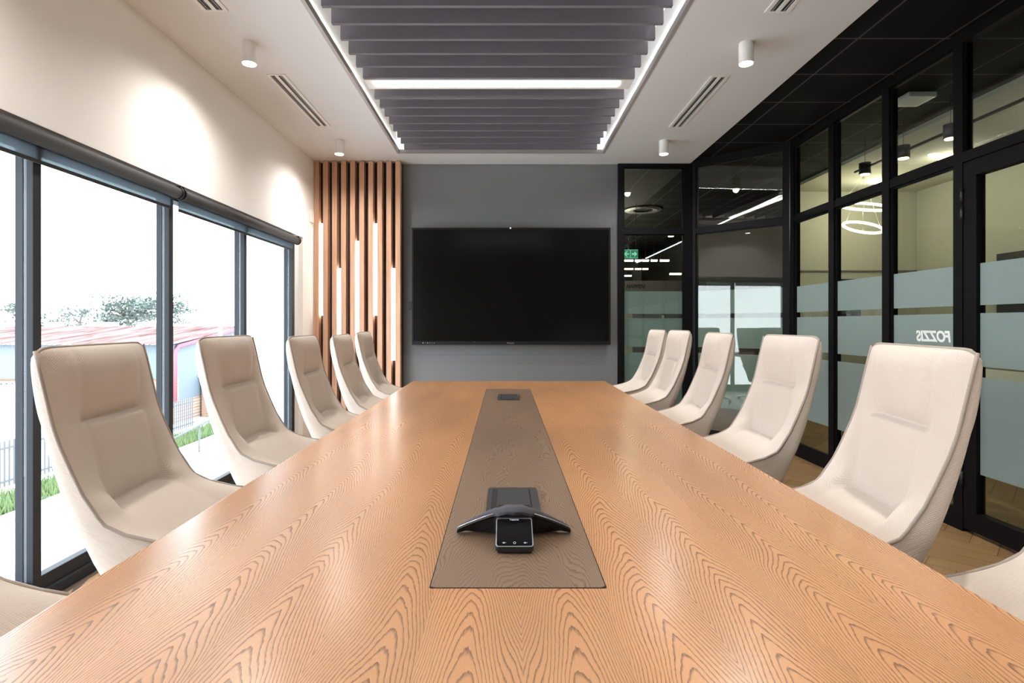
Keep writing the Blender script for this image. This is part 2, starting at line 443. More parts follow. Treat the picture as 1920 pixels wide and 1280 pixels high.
struct(link('ceiling', bm, M['cream']), 'pale plasterboard ceiling of the neighbouring office', 'ceiling')
# cove trim round the tray
bm = bmesh.new(); a_, b_ = .016, .020
for (x0, x1, y0, y1) in ((TX0+a_, TX0+b_, YR+.6, TY1-b_), (TX1-b_, TX1-a_, YR+.6, TY1-b_), (TX0+a_, TX1-a_, TY1-b_, TY1-a_)):
    box(bm, x0, x1, y0, y1, ZC-.004, ZC+.032)
for (x0, x1, y0, y1) in ((TX0-.002, TX0+a_, YR+.6, TY1), (TX1-a_, TX1+.002, YR+.6, TY1), (TX0+a_, TX1-a_, TY1-a_, TY1)):
    box(bm, x0, x1, y0, y1, ZC-.004, ZC-.001)
struct(link('trim_1', bm, M['trimmetal']), 'slim metal edge trim of the recessed ceiling tray', 'trim')
bm = bmesh.new()
box(bm, TX0+.001, TX0+.013, YR+.7, TY1-.02, ZC, ZC+.012); box(bm, TX1-.013, TX1-.001, YR+.7, TY1-.02, ZC, ZC+.012)
box(bm, TX0+.02, TX1-.02, TY1-.013, TY1-.001, ZC, ZC+.012)
cv = link('cove_light', bm, M['cove']); tag(cv, 'white light strip glowing behind the ceiling tray edge trim', 'light')

# ------------------------------------------------------------------ baffles and linear lights
BZ = H+1.633; BX0, BX1 = -.945, .862; BP = .1684
ndx = 0
ys = [5.244 - BP*k for k in range(0, 34)]
proto = None
for k, y in enumerate(ys):
    if y < .2: break
    if k in (8, 27):
        t = empty('linear_light', ((BX0+BX1)/2, y-.075, BZ))
        b = bmesh.new(); hw = (BX1-BX0)/2
        box(b, -hw, hw, -.068, .075, 0, .09, .003)
        link('housing', b, M['white'], t)
        b = bmesh.new(); box(b, -hw+.062, hw-.09, -.052, .03, -.006, .002, .002)
        link('diffuser', b, M['lampwarm'], t)
        tag(t, 'white linear ceiling lamp glowing warm between the grey baffles' if k == 8 else 'second white linear lamp among the baffles nearer the viewer, out of view overhead', 'ceiling light', 'linear lamps in the baffle tray')
        continue
    if proto is None:
        b = bmesh.new(); box(b, BX0, BX1, -.012, .012, 0, .17, .002)
        proto = link('ceiling_baffle', b, M['baffle'])
        o = proto
    else:
        o = proto.copy(); COL.objects.link(o)
    o.location = (0, y, BZ)
    names = {0: 'grey felt ceiling baffle at the far end, nearest the back wall', 7: 'grey felt ceiling baffle just beyond the glowing linear lamp', 9: 'grey felt ceiling baffle just in front of the glowing linear lamp'}
    ordn = ['first','second','third','fourth','fifth','sixth','seventh','eighth','ninth','tenth','eleventh','twelfth','thirteenth','fourteenth','fifteenth','sixteenth','seventeenth','eighteenth']
    if k in names: lb = names[k]
    elif k < 8: lb = 'grey felt ceiling baffle, %s from the back wall end of the tray' % ordn[k]
    else: lb = 'grey felt ceiling baffle, %s on the near side of the glowing linear lamp' % (ordn[k-9] if k-9 < 18 else 'last')
    tag(o, lb, 'ceiling baffle', 'grey baffles in the ceiling tray')

# ------------------------------------------------------------------ downlights
def downlight(x, y, label, z=ZC, lit=True, energy=47):
    t = empty('ceiling_downlight', (x, y, z))
    b = bmesh.new(); seg = 40; r = .041; hh = .118
    prof = [(0, 0), (r, 0), (r, -hh), (r-.003, -hh-.001), (r-.006, -hh), (r-.008, -hh+.012), (0, -hh+.012)]
    rings = []
    for (rr, zz) in prof:
        rings.append([b.verts.new((rr*math.cos(2*PI*i/seg), rr*math.sin(2*PI*i/seg), zz)) for i in range(seg)] if rr > 0 else [b.verts.new((0, 0, zz))])
    for A, B in zip(rings, rings[1:]):
        for i in range(seg):
            j = (i+1) % seg
            if len(A) == 1: b.faces.new((A[0], B[i], B[j]))
            elif len(B) == 1: b.faces.new((A[i], B[0], A[j]))
            else: b.faces.new((A[i], A[j], B[j], B[i]))
    link('housing', b, M['white'], t)
    b = bmesh.new(); cyl(b, (0, 0, -hh-.003), r-.004, .010, 32); link('lens', b, M['downglow'], t)
    tag(t, label, 'ceiling light', 'white cylinder downlights')
    ld = bpy.data.lights.new('downlight_lamp', 'SPOT'); ld.energy = energy; ld.color = (1, .94, .87)
    ld.spot_size = 2.85; ld.spot_blend = 1.0; ld.shadow_soft_size = .03
    lo = bpy.data.objects.new('downlight_lamp', ld); COL.objects.link(lo); lo.location = (0, 0, -hh-.012); lo.parent = t
    return t
downlight(-1.472, 3.224, 'white cylinder downlight on the left, nearer, beside the first full vent')
downlight(-1.462, 4.94, 'white cylinder downlight on the left above the timber slat panel')
downlight(1.388, 3.224, 'white cylinder downlight on the right, nearer, ahead of the long vent')
downlight(1.400, 4.94, 'white cylinder downlight on the right near the black corner glazing')
for (x, y, l) in ((-1.47, 1.5, 'white cylinder downlight on the left, overhead out of the picture'), (1.39, 1.5, 'white cylinder downlight on the right, overhead out of the picture'),
               (-1.47, -.2, 'white cylinder downlight on the left, behind the viewer'), (1.39, -.2, 'white cylinder downlight on the right, behind the viewer')):
    downlight(x, y, l)

# ------------------------------------------------------------------ slot vents
def vent(x0, x1, y0, y1, label):
    t = empty('ceiling_vent', ((x0+x1)/2, (y0+y1)/2, ZC)); w = (x1-x0)/2; l = (y1-y0)/2
    b = bmesh.new(); e = .022
    for (a, c, d, f) in ((-w, -w+e, -l, l), (w-e, w, -l, l), (-w+e, w-e, -l, -l+.012), (-w+e, w-e, l-.012, l), (-.011, .011, -l+.012, l-.012)):
        box(b, a, c, d, f, -.006, .001)
    link('frame', b, M['white'], t)
    b = bmesh.new(); box(b, -w+e, w-e, -l+.012, l-.012, -.0012, -.0004); link('dark_opening', b, M['blackplastic'], t)
    for s in (-1, 1):
        b = bmesh.new(); cx = s*(w-e+.011)/2+s*.004
        box(b, cx-.002, cx+.002, -l+.012, l-.012, -.0045, -.0013); link('louvre', b, M['trimmetal'], t)
    tag(t, label, 'air vent', 'twin-slot air vents in the white ceiling')
vent(-1.545, -1.425, 3.62, 4.57, 'long white twin-slot air vent on the left, between the two downlights')
vent(-1.555, -1.425, 1.93, 2.885, 'white twin-slot air vent on the left cut by the top of the picture')
vent(1.342, 1.462, 3.645, 4.595, 'long white twin-slot air vent on the right, between the two downlights')
vent(1.342, 1.470, 1.95, 2.90, 'white twin-slot air vent on the right cut by the top of the picture')

# ------------------------------------------------------------------ left wall with window opening
WY0, WY1, WZ1, FT = -1.15, 5.247, 1.968, 1.938
bm = bmesh.new()
box(bm, XL-.26, XL, YR, YB+.1, WZ1, ZC+.3); box(bm, XL-.26, XL, WY1, YB+.1, 0, WZ1); box(bm, XL-.26, XL, YR, WY0, 0, WZ1)
box(bm, XL-.26, XL-.024, WY0, WY1, FT, WZ1)
struct(link('wall_left', bm, M['wall']), 'warm white left wall above the full-height windows', 'wall')
GX = -1.955
post_y = [-.48+.9235*0]
MY = [2.318-.925*3, 2.318-.925*2, 2.318-.925, 2.318, 3.243, 4.168, 5.093]
edges = [WY0] + MY + []
for i in range(len(MY)):
    y0 = MY[i-1] if i else WY0
    y1 = MY[i]
    w = empty('window_%d' % (i+1), (GX, (y0+y1)/2, 0)); L = (y1-y0)/2
    b = bmesh.new(); s = .034
    # profiled frame: two dark profiles with a paler gasket groove between
    for (a, c) in ((-.045, -.012), (.002, .03)):
        box(b, a, c, L-s, L, .0, FT, .003)
    box(b, -.045, .03, -L, -L+.006, .0, FT)
    box(b, -.045, .03, -L+.006, L-s, FT-.06, FT)
    box(b, -.045, .03, -L+.006, L-s, .0, .045, .004); box(b, -.03, .012, -L+.006, L-s, .045, .105, .004)
    link('window_frame', b, M['darkframe'], w)
    b = bmesh.new(); box(b, -.012, .002, L-s+.004, L-.004, .0, FT); link('gasket', b, M['framelight'], w)
    b = bmesh.new(); box(b, -.011, -.005, -L+.004, L-s+.002, .09, FT-.05); link('glass_pane', b, M['winglass'], w)
    if i == len(MY)-1:
        b = bmesh.new(); box(b, -.045, .03, L, L+.03, 0, FT, .003); link('end_frame', b, M['darkframe'], w)
        b = bmesh.new(); box(b, -.045, .02, L+.03, WY1-(y0+y1)/2, 0, FT); link('reveal_lining', b, M['render'], w)
    struct(w, 'black framed full-height window pane, bay %d counted from the near end' % (i+1), 'window')
# window sill / track board on the floor
# ------------------------------------------------------------------ roller blinds
def blind(y0, y1, label):
    t = empty('roller_blind', (XL+.008, (y0+y1)/2, 1.913)); L = (y1-y0)/2
    b = bmesh.new(); cyl(b, (0, -L+.012, 0), .032, 2*L-.024, 28, 'Y'); link('fabric_roll', b, M['blindtube'], t)
    b = bmesh.new(); box(b, -.029, -.027, -L+.03, L-.03, -.082, .0); link('hanging_fabric', b, M['blindfab'], t)
    b = bmesh.new(); box(b, -.031, -.024, -L+.03, L-.03, -.096, -.080, .002); link('bottom_bar', b, M['blindtube'], t)
    for s in (-1, 1):
        b = bmesh.new(); yy = s*(L-.006)
        cyl(b, (0, yy-.004, 0), .037, .008, 28, 'Y'); box(b, -.028, .020, yy-.004, yy+.004, .01, .041, .002)
        link('bracket', b, M['blackplastic'], t)
    tag(t, label, 'blind', 'charcoal roller blinds over the windows')
blind(-1.0, 3.232, 'rolled-up charcoal roller blind over the nearer windows')
blind(3.252, 5.085, 'rolled-up charcoal roller blind over the far windows, ending beside the timber slats')
b = bmesh.new(); box(b, XL, XL+.018, 5.43, 5.50, 2.146, 2.272, .004)
sn = link('wall_sensor', b, M['whiteplastic']); tag(sn, 'small white sensor box on the left wall beside the slats', 'sensor')

# ------------------------------------------------------------------ back wall
b = bmesh.new(); box(b, XL-.2, 1.14, YB, YB+.12, 0, ZC)
struct(link('wall_back', b, M['grey']), 'dark grey painted wall behind the television', 'wall')
b = bmesh.new(); box(b, -1.03, 1.135, YB-.014, YB, 0, .843, .002)
struct(link('trim_2', b, M['grey']), 'grey lower wall panel with a fine top edge under the television', 'trim')
b = bmesh.new(); box(b, XL-.2, 5.3, YR-.1, YR, 0, ZK+.2)
struct(link('wall_rear', b, M['midwall']), 'wall behind the viewer', 'wall')
# slat panel
SY = 5.54
t = empty('slat_panel', (-1.465, YB-.03, 0))
b = bmesh.new(); box(b, XL+.003+1.465, -1.030+1.465, -.022, .028, .0, ZC-.004); link('backing_board', b, M['slatback'], t)
for i in range(10):
    x = -1.892+i*.0896
    b = bmesh.new(); box(b, x+1.465, x+.049+1.465, SY-YB+.03, -.022, .0, ZC-.004, .003)
    link('slat', b, M['slat'], t)
tag(t, 'vertical timber slat wall panel with dark backing in the back left corner', 'wall panel')
zf = lambda y: H-(y-607)*5.56/F
for gi, (ya, yb, lab) in enumerate(((419, 591, 'vertical white light tube between slats, leftmost, next to the window wall'),
        (503, 675, 'vertical white light tube between slats, second from the window wall and set lower'),
        (452, 624, 'vertical white light tube between slats, the middle one of five'),
        (419, 591, 'vertical white light tube between slats, second from the grey wall and set high'),
        (503, 675, 'vertical white light tube between slats, nearest the grey wall and set low'))):
    x = -1.892+(2*gi)*.0896+.049
    b = bmesh.new(); box(b, x+.002, x+.0386, SY+.012, YB-.053, zf(yb), zf(ya), .002)
    o = link('wall_light_tube', b, M['wallglow']); tag(o, lab, 'wall light', 'vertical light tubes between the timber slats')

# ------------------------------------------------------------------ television
tvx0, tvx1, tvz0, tvz1, TY = -.930, 1.052, .951, 2.118, 5.58
t = empty('television', ((tvx0+tvx1)/2, YB, 0)); cx = (tvx0+tvx1)/2
b = bmesh.new(); box(b, tvx0-cx+.004, tvx1-cx-.004, -.085, -.03, tvz0+.004, tvz1-.004, .004)
box(b, -.3, .3, -.03, -.002, 1.3, 1.8); link('casing', b, M['blackplastic'], t)
b = bmesh.new(); e = .018
for (x0, x1, z0, z1) in ((tvx0-cx, tvx0-cx+e, tvz0, tvz1), (tvx1-cx-e, tvx1-cx, tvz0, tvz1), (tvx0-cx+e, tvx1-cx-e, tvz1-e, tvz1), (tvx0-cx+e, tvx1-cx-e, tvz0, tvz0+.036)):
    box(b, x0, x1, -.093, -.080, z0, z1, .002)
link('bezel', b, M['bezel'], t)
b = bmesh.new(); box(b, tvx0-cx+e, tvx1-cx-e, -.088, -.084, tvz0+.036, tvz1-e); link('screen', b, M['tvscreen'], t)
b = bmesh.new(); cyl(b, (-cx+10/188., -.0945, tvz1-.004), .006, .003, 16, 'Y'); link('camera_light', b, M['led'], t)
b = bmesh.new()
for i, r in enumerate((.0045, .002, .004, .003, .0022, .003)):
    cyl(b, (-cx+(793.5-947)/188.+i*.022, -.0940, tvz0+.019), r, .002, 12, 'Y')
link('control_buttons', b, M['icon'], t)
b = bmesh.new(); cyl(b, (-cx+(889.5-947)/188., -.0940, tvz0+.028), .003, .002, 12, 'Y'); link('indicator', b, M['silver'], t)
mt = Matrix.Translation((-cx+10/188., -.0936, tvz0+.018)) @ Matrix.Rotation(PI/2, 4, 'X')
text_mesh('maker_badge', 'Maxhub', .022, M['silver'], mt, t)
tag(t, 'large flat black television screen on the grey back wall', 'television')
b = bmesh.new()
box(b, -.968, -.935, YB-.03, YB-.006, 1.365, 1.371); box(b, -.968, -.935, YB-.03, YB-.006, 1.318, 1.324); box(b, -.972, -.935, YB-.006, YB, 1.30, 1.39, .001)
o = link('cable_bracket', b, M['greyplastic']); tag(o, 'small grey cable bracket on the wall left of the television', 'bracket')

# ------------------------------------------------------------------ glass partition bays
ZR, ZT = 2.092, 2.735
def bay(name, p0, p1, label, e0=.03, e1=.03, zceil=ZK, sill=.10, film=True, d=.03):
    p0 = Vector((*p0, 0)); p1 = Vector((*p1, 0)); L = (p1-p0).length
    rz = math.atan2(p1.y-p0.y, p1.x-p0.x)
    t = empty(name, p0, rz)
    b = bmesh.new()
    box(b, 0, e0, -d, d, 0, zceil); box(b, L-e1, L, -d, d, 0, zceil)
    box(b, e0, L-e1, -d, d, ZT, zceil); box(b, e0, L-e1, -d, d, 0, sill); box(b, e0, L-e1, -d+.004, d-.004, ZR-.028, ZR+.028)
    g = .012
    for (za, zb) in ((sill, ZR-.028), (ZR+.028, ZT)):
        for (x0, x1, z0, z1) in ((e0, e0+g, za, zb), (L-e1-g, L-e1, za, zb), (e0, L-e1, za, za+g), (e0, L-e1, zb-g, zb)):
            box(b, x0, x1, -.014, .014, z0, z1)
    link('frame', b, M['black'], t)
    b = bmesh.new(); box(b, e0+.002, L-e1-.002, -.004, .004, sill+.002, ZR-.03); link('glass_pane', b, M['glass'], t)
    b = bmesh.new(); box(b, e0+.002, L-e1-.002, -.004, .004, ZR+.03, ZT-.002); link('glass_pane', b, M['glass'], t)
    if film: films(t, e0+.012, L-e1-.012)
    return struct(t, label, 'glass partition'), L
def films(t, x0, x1, side=1):
    for (z0, z1) in ((1.262, 1.49), (.928, 1.218), (.34, .87)):
        b = bmesh.new(); box(b, x0, x1, .0045, .0052, z0, z1); link('frosted_film', b, M['film'], t)
PA0, PA1 = (1.905, YB-.02), (XR-.02, 5.045)
bay('window_8', (1.14, YB), (1.905, YB), 'narrow black-framed glass panel right of the television', .054, .10, ZC)
bay('window_9', PA0, PA1, 'black-framed glass panel set at an angle in the corner', .03, .05)
BYS = [5.03, 4.40, 3.77, 3.165]
bay('window_10', (XR, BYS[1]), (XR, BYS[0]), 'slim black-framed partition bay nearest the angled corner panel', .035, .06)
bay('window_11', (XR, BYS[2]), (XR, BYS[1]), 'black-framed partition bay showing the far end of the track lamp', .035, .035)
t10, _ = bay('window_12', (XR, BYS[3]), (XR, BYS[2]), 'black-framed partition bay beside the glass door, with white lettering', .035, .035)
# transom and bays over / beyond the door
def transom(name, y0, y1, label):
    t = empty(name, (XR, y0, 0), PI/2); L = y1-y0; b = bmesh.new()
    box(b, 0, .03, -.03, .03, 0, ZK); box(b, L-.03, L, -.03, .03, 0, ZK); box(b, .03, L-.03, -.03, .03, ZT, ZK)
    box(b, .03, L-.03, -.03, .03, ZR-.028, ZR+.028); link('frame', b, M['black'], t)
    b = bmesh.new(); box(b, .03, L-.03, -.004, .004, ZR+.028, ZT); link('glass_pane', b, M['glass'], t)
    return struct(t, label, 'glass partition')
transom('window_13', 2.20, BYS[3], 'glass transom over the glass door')
bay('window_14', (XR, .9), (XR, 2.20), 'black-framed partition bay beyond the glass door', .035, .035)
bay('window_15', (XR, -.4), (XR, .9), 'black-framed partition bay beside the viewer', .035, .035)
bay('window_16', (XR, YR), (XR, -.4), 'black-framed partition bay behind the viewer', .035, .035)
# door leaf
dt = empty('door_1', (XR, 2.235, 0), PI/2); DL = BYS[3]-.032-2.235; b = bmesh.new()
box(b, 0, .085, -.026, .026, .02, ZR-.034, .002); box(b, DL-.085, DL, -.026, .026, .02, ZR-.034, .002)
box(b, .085, DL-.085, -.026, .026, ZR-.12, ZR-.034, .002); box(b, .085, DL-.085, -.026, .026, .02, .125, .002)
link('door_leaf_frame', b, M['black'], dt)
b = bmesh.new(); box(b, .08, DL-.08, -.004, .004, .12, ZR-.115); link('glass_pane', b, M['glass'], dt)
films(dt, .087, DL-.087)
for z in (1.885, 1.78, .42, .30):
    b = bmesh.new(); cyl(b, (DL+.004, .032, z-.045), .009, .08, 14, 'Z'); link('hinge', b, M['blackplastic'], dt)
b = bmesh.new(); cyl(b, (.045, .045, .95), .010, .30, 14, 'Z'); box(b, .040, .050, .02, .045, .97, .98); box(b, .040, .050, .02, .045, 1.22, 1.23)
link('door_handle', b, M['alu'], dt)
struct(dt, 'black-framed glass door with frosted film on the right', 'door')
# mirrored lettering on the film next to the door (seen from behind)
tx = 3.378
mt = Matrix.Translation((tx-BYS[3], .0062, 1.082)) @ Matrix(((1,0,0,0),(0,0,1,0),(0,1,0,0),(0,0,0,1))) @ Matrix.Diagonal((1,1,1,1))
# local frame of the bay: +x runs along +Y of the room, the room side is +y
text_mesh('film_lettering', 'FOZZIS', .088, M['filmtext'], Matrix.Translation((tx-BYS[3], .0066, 1.082)) @ Matrix.Rotation(PI/2, 4, 'X') @ Matrix.Diagonal((.93, 1, 1, 1)), t10, shear=.15, bold=.0035)

# ------------------------------------------------------------------ neighbouring office and corridor
b = bmesh.new(); box(b, 3.55, 5.1, 6.8, 6.95, 0, ZK); struct(link('wall_office_far', b, M['cream']), 'cream end wall of the neighbouring office', 'wall')
b = bmesh.new(); box(b, 5.0, 5.15, YR, 6.8, 0, ZK); struct(link('wall_office_right', b, M['cream']), 'cream side wall of the neighbouring office', 'wall')
b = bmesh.new(); box(b, 3.552, 4.99, 6.78, 6.8, 1.795, 1.81); struct(link('trim_3', b, M['midwall']), 'thin dark rail across the office end wall', 'trim')
b = bmesh.new(); box(b, 3.55, 3.70, 6.95, 16, 0, ZK); struct(link('wall_corridor_right', b, M['darkwall']), 'dark corridor side wall', 'wall')
b = bmesh.new(); box(b, -1.05, -.95, YB+.125, 16, 0, ZK); struct(link('wall_corridor_left', b, M['darkwall']), 'dark corridor wall on the left', 'wall')
b = bmesh.new(); box(b, -.95, 3.55, 15.0, 15.1, 0, ZK); struct(link('wall_corridor_far', b, M['darkwall']), 'dark far wall of the corridor', 'wall')
# vertical panels in the corridor
for i, (xa, xb, mt_, yy, zt) in enumerate(((1187, 1203, 'midwall', 14.2, 2.55), (1216, 1228, 'midwall', 14.3, 2.75), (1240, 1256, 'midwall', 14.2, 2.5))):
    x0 = (xa-947)*yy/F; x1 = (xb-947)*yy/F
    b = bmesh.new(); box(b, x0, x1, yy, yy+.05, 0, zt, .005)
    o = link('room_divider', b, M[mt_]); tag(o, ['grey upright divider behind the exit sign', 'grey upright divider, the tallest, in the middle of the narrow glass', 'grey upright divider nearest the corner post'][i], 'divider', 'dividers in the dark corridor')
# whitish panel low left behind glass
b = bmesh.new(); box(b, (1169-947)*8/F, (1186-947)*8/F, 8.0, 8.04, 0, H+43*8/F, .004)
o = link('notice_board', b, M['whiteplastic']); tag(o, 'pale board standing low behind the narrow glass panel', 'board')
# wall for lettering, and switch
b = bmesh.new(); box(b, 1.35, 3.45, 9.6, 9.66, 0, 1.90)
o = link('corridor_partition', b, M['midwall']); tag(o, 'grey low partition carrying black slogan letters in the corridor', 'partition')
text_mesh('slogan_lettering', 'IT HAPPEN', .085, M['blackplastic'], Matrix.Translation(at(1186, 537, 9.597)) @ Matrix.Rotation(PI/2, 4, 'X'), None, shear=.2, bold=.003)
so = bpy.data.objects['slogan_lettering']; so.parent = o
b = bmesh.new(); p = at(1243, 594, 9.575); box(b, p.x-.022, p.x+.022, p.y, p.y+.024, p.z-.03, p.z+.03, .003)
o = link('light_switch', b, M['whiteplastic']); tag(o, 'small white switch plate behind the clear band of the narrow glass', 'switch')
# exit sign
p = at(1182, 476, 7.6)
t = empty('exit_sign', p); b = bmesh.new(); box(b, -.105, .105, 0, .02, -.06, .06, .003); link('panel', b, M['exitgreen'], t)
b = bmesh.new()
def polyY(b, pts, y0=-.003, y1=0.0005):
    a = [b.verts.new((x, y0, z)) for x, z in pts]; c = [b.verts.new((x, y1, z)) for x, z in pts]
    b.faces.new(a); b.faces.new(c[::-1])
    for i in range(len(pts)):
        j = (i+1) % len(pts); b.faces.new((a[j], a[i], c[i], c[j]))
polyY(b, [(.02, -.012), (.055, -.012), (.055, -.038), (.092, 0), (.055, .038), (.055, .012), (.02, .012)])
polyY(b, [(-.092, 0), (-.05, .038), (-.035, .038), (-.06, .008), (-.02, .008), (-.02, -.008), (-.06, -.008), (-.035, -.038), (-.05, -.038)])
polyY(b, [(-.003, -.055), (.003, -.055), (.003, .055), (-.003, .055)])
for (x0, z0, x1, z1) in ((-.102, .054, .102, .058), (-.102, -.058, .102, -.054)):
    polyY(b, [(x0, z0), (x1, z0), (x1, z1), (x0, z1)])
link('arrow_pictogram', b, M['exitwhite'], t)
b = bmesh.new(); tube(b, [(-.08, .01, .06), (-.08, .01, ZK-p.z)], .003, 6); tube(b, [(.08, .01, .06), (.08, .01, ZK-p.z)], .003, 6); link('hanger', b, M['blackplastic'], t)
tag(t, 'green exit sign with arrow hanging behind the narrow glass panel', 'exit sign')
# corridor strip lamps
rows = [(10.0, 490, [(1169, 1187), (1191, 1202), (1205, 1216), (1221, 1232), (1238, 1254)]), (12.0, 505.5, [(1169, 1187), (1191, 1202), (1205, 1215)]), (13.7, 518, [(1169, 1184)]), (10.6, 515, [(1256, 1277)])]
lab = {0: 'nearest row', 1: 'middle row', 2: 'farthest row', 3: 'low one by the corner post'}
pos = ['leftmost', 'second from left', 'third from left', 'fourth from left', 'rightmost']
for ri, (Y, py, segs) in enumerate(rows):
    for si, (a, c) in enumerate(segs):
        p0 = at(a, py, Y); p1 = at(c, py, Y); hl = (p1.x-p0.x)/2
        t = empty('strip_light', ((p0.x+p1.x)/2, Y, p0.z)); b = bmesh.new(); box(b, -hl, hl, -.03, .03, 0, .03); link('lamp_diffuser', b, M['corrglow'], t)
        b = bmesh.new(); box(b, -hl, hl, -.035, .035, .03, .05); link('housing', b, M['blackplastic'], t)
        b = bmesh.new(); tube(b, [(0, 0, .05), (0, 0, ZK-p0.z)], .003, 6); link('hanger', b, M['blackplastic'], t)
        tag(t, 'glowing strip lamp in the dark corridor, %s, %s' % (lab[ri], pos[si]) if len(segs) > 1 else 'glowing strip lamp in the dark corridor, %s' % lab[ri], 'ceiling light', 'strip lamps in the corridor')
# corridor ceiling ring (cassette speaker/diffuser) and light
b = bmesh.new()
pr = [(.26, 0), (.26, -.02), (.20, -.03), (.14, -.02), (.14, 0)]; seg = 40; R = []
for (rr, zz) in pr: R.append([b.verts.new((rr*math.cos(2*PI*i/seg), rr*math.sin(2*PI*i/seg), zz)) for i in range(seg)])
for A, B in zip(R, R[1:]):
    for i in range(seg): b.faces.new((A[i], A[(i+1) % seg], B[(i+1) % seg], B[i]))
o = link('round_diffuser', b, M['greyplastic'], loc=(1.97, 8.0, ZK)); tag(o, 'dark round air diffuser in the black corridor ceiling', 'air vent')
b = bmesh.new(); cyl(b, (0, 0, -.02), .05, .02, 24); o = link('recessed_spotlight', b, M['officeglow'], loc=(3.08, 10.4, ZK)); tag(o, 'small glowing spotlight in the corridor ceiling near the corner post', 'ceiling light')

# office: track light
TXX, TZ = 3.20, H+1.385
t = empty('track_light', (TXX, 4.0, TZ)); b = bmesh.new(); box(b, -.010, .010, -1.6, 1.12, -.008, .008); link('track_bar', b, M['blackplastic'], t)
tag(t, 'black track lamp bar hanging beyond the partition', 'track light')
for y in (4.98, 4.50, 4.02, 3.3):
    b = bmesh.new(); cyl(b, (0, y-4.0, -.055), .046, .10, 24); h1 = link('lamp_head', b, M['blackplastic'], t)
    b = bmesh.new(); cyl(b, (0, y-4.0, -.060), .038, .006, 24); link('lens', b, M['officeglow'], h1)
    b = bmesh.new(); tube(b, [(0, y-4.0, .04), (0, y-4.0, ZK-TZ)], .0018, 6); link('hanging_wire', b, M['blackplastic'], h1)
for (x, y, l) in ((4.16, 6.27, 'round glowing office ceiling lamp seen through the second partition bay'), (4.22, 5.34, 'round glowing office ceiling lamp seen just above the lettering bay rail'), (4.2, 3.9, 'round glowing office ceiling lamp hidden farther along')):
    b = bmesh.new(); cyl(b, (0, 0, -.022), .085, .022, 32); o = link('round_ceiling_lamp', b, M['officeglow'], loc=(x, y, ZC-.01)); tag(o, l, 'ceiling light', 'round office ceiling lamps')
# wifi box
b = bmesh.new(); box(b, -.10, .10, -.10, .10, -.035, 0, .01); o = link('wireless_access_point', b, M['whiteplastic'], loc=(2.95, 4.05, ZK)); tag(o, 'pale square access point on the black ceiling beyond the glass', 'access point')
# ring pendants
for (px, py, rr, l) in ((1620, 387, .26, 'upper glowing ring lamp hanging in the office'), (1618, 426, .19, 'lower glowing ring lamp hanging in the office')):
    p = at(px, py, 6.1); t = empty('ring_pendant', p); b = bmesh.new()
    tube(b, [(rr*math.cos(2*PI*i/40), rr*math.sin(2*PI*i/40)*.9, .09*math.sin(2*PI*i/40)) for i in range(40)], .014, 8, True); link('glowing_ring', b, M['officeglow'], t)
    b = bmesh.new()
    for a in (0, 2*PI/3, 4*PI/3): tube(b, [(rr*math.cos(a), rr*.9*math.sin(a), .09*math.sin(a)), (0, 0, ZC-.01-p.z)], .0015, 6)
    link('hanging_wire', b, M['alu'], t); tag(t, l, 'pendant light', 'ring lamps in the office')
# office screens
b = bmesh.new(); box(b, 4.00, 4.27, 6.72, 6.77, 1.08, 1.70, .005); o = link('wall_monitor', b, M['blackplastic']); tag(o, 'dark monitor on the office end wall, top showing above the frosting', 'monitor')
b = bmesh.new(); box(b, 4.93, 4.985, 4.6, 5.62, 1.15, 1.86, .005); o = link('wall_monitor', b, M['blackplastic']); tag(o, 'dark monitor on the office side wall seen through the door glass', 'monitor')
# office table and task chairs behind the frosting
t = empty('office_table', (4.1, 4.9, 0)); b = bmesh.new(); prism(b, rrect(0, 0, .8, 1.7, .08), .71, .74); link('tabletop', b, M['whiteplastic'], t)
for sy in (-1, 1):
    b = bmesh.new(); cyl(b, (0, sy*.55, 0), .04, .71, 20); cyl(b, (0, sy*.55, 0), .22, .015, 28); link('leg', b, M['alu'], t)
tag(t, 'white meeting table in the neighbouring office behind the frosting', 'table')
# lamp light of the office rooms, and added corridor fill
def area(name, loc, sx, sy, e, c, rot=(0,0,0)):
    ld = bpy.data.lights.new(name, 'AREA'); ld.shape = 'RECTANGLE'; ld.size = sx; ld.size_y = sy; ld.energy = e; ld.color = c
    o = bpy.data.objects.new(name, ld); COL.objects.link(o); o.location = loc; o.rotation_euler = rot; return o
def point(name, loc, e, c, r=.08):
    ld = bpy.data.lights.new(name, 'POINT'); ld.energy = e; ld.color = c; ld.shadow_soft_size = r
    o = bpy.data.objects.new(name, ld); COL.objects.link(o); o.location = loc; return o
for (x, y) in ((4.16, 6.27), (4.22, 5.34), (4.2, 3.9)): point('office_lamp_light', (x, y, ZC-.16), 4.5, (1, .92, .76))
point('ring_lamp_light', tuple(at(1620, 405, 6.1)), 5, (1, .90, .72), .2)
point('corridor_fill_light', (1.7, 8.4, 2.4), 22, (1, .9, .72), .2)  # added point without a fixture, brightens the slogan partition
point('corridor_fill_light', (2.4, 10.6, 2.2), 10, (1, .88, .66), .3)

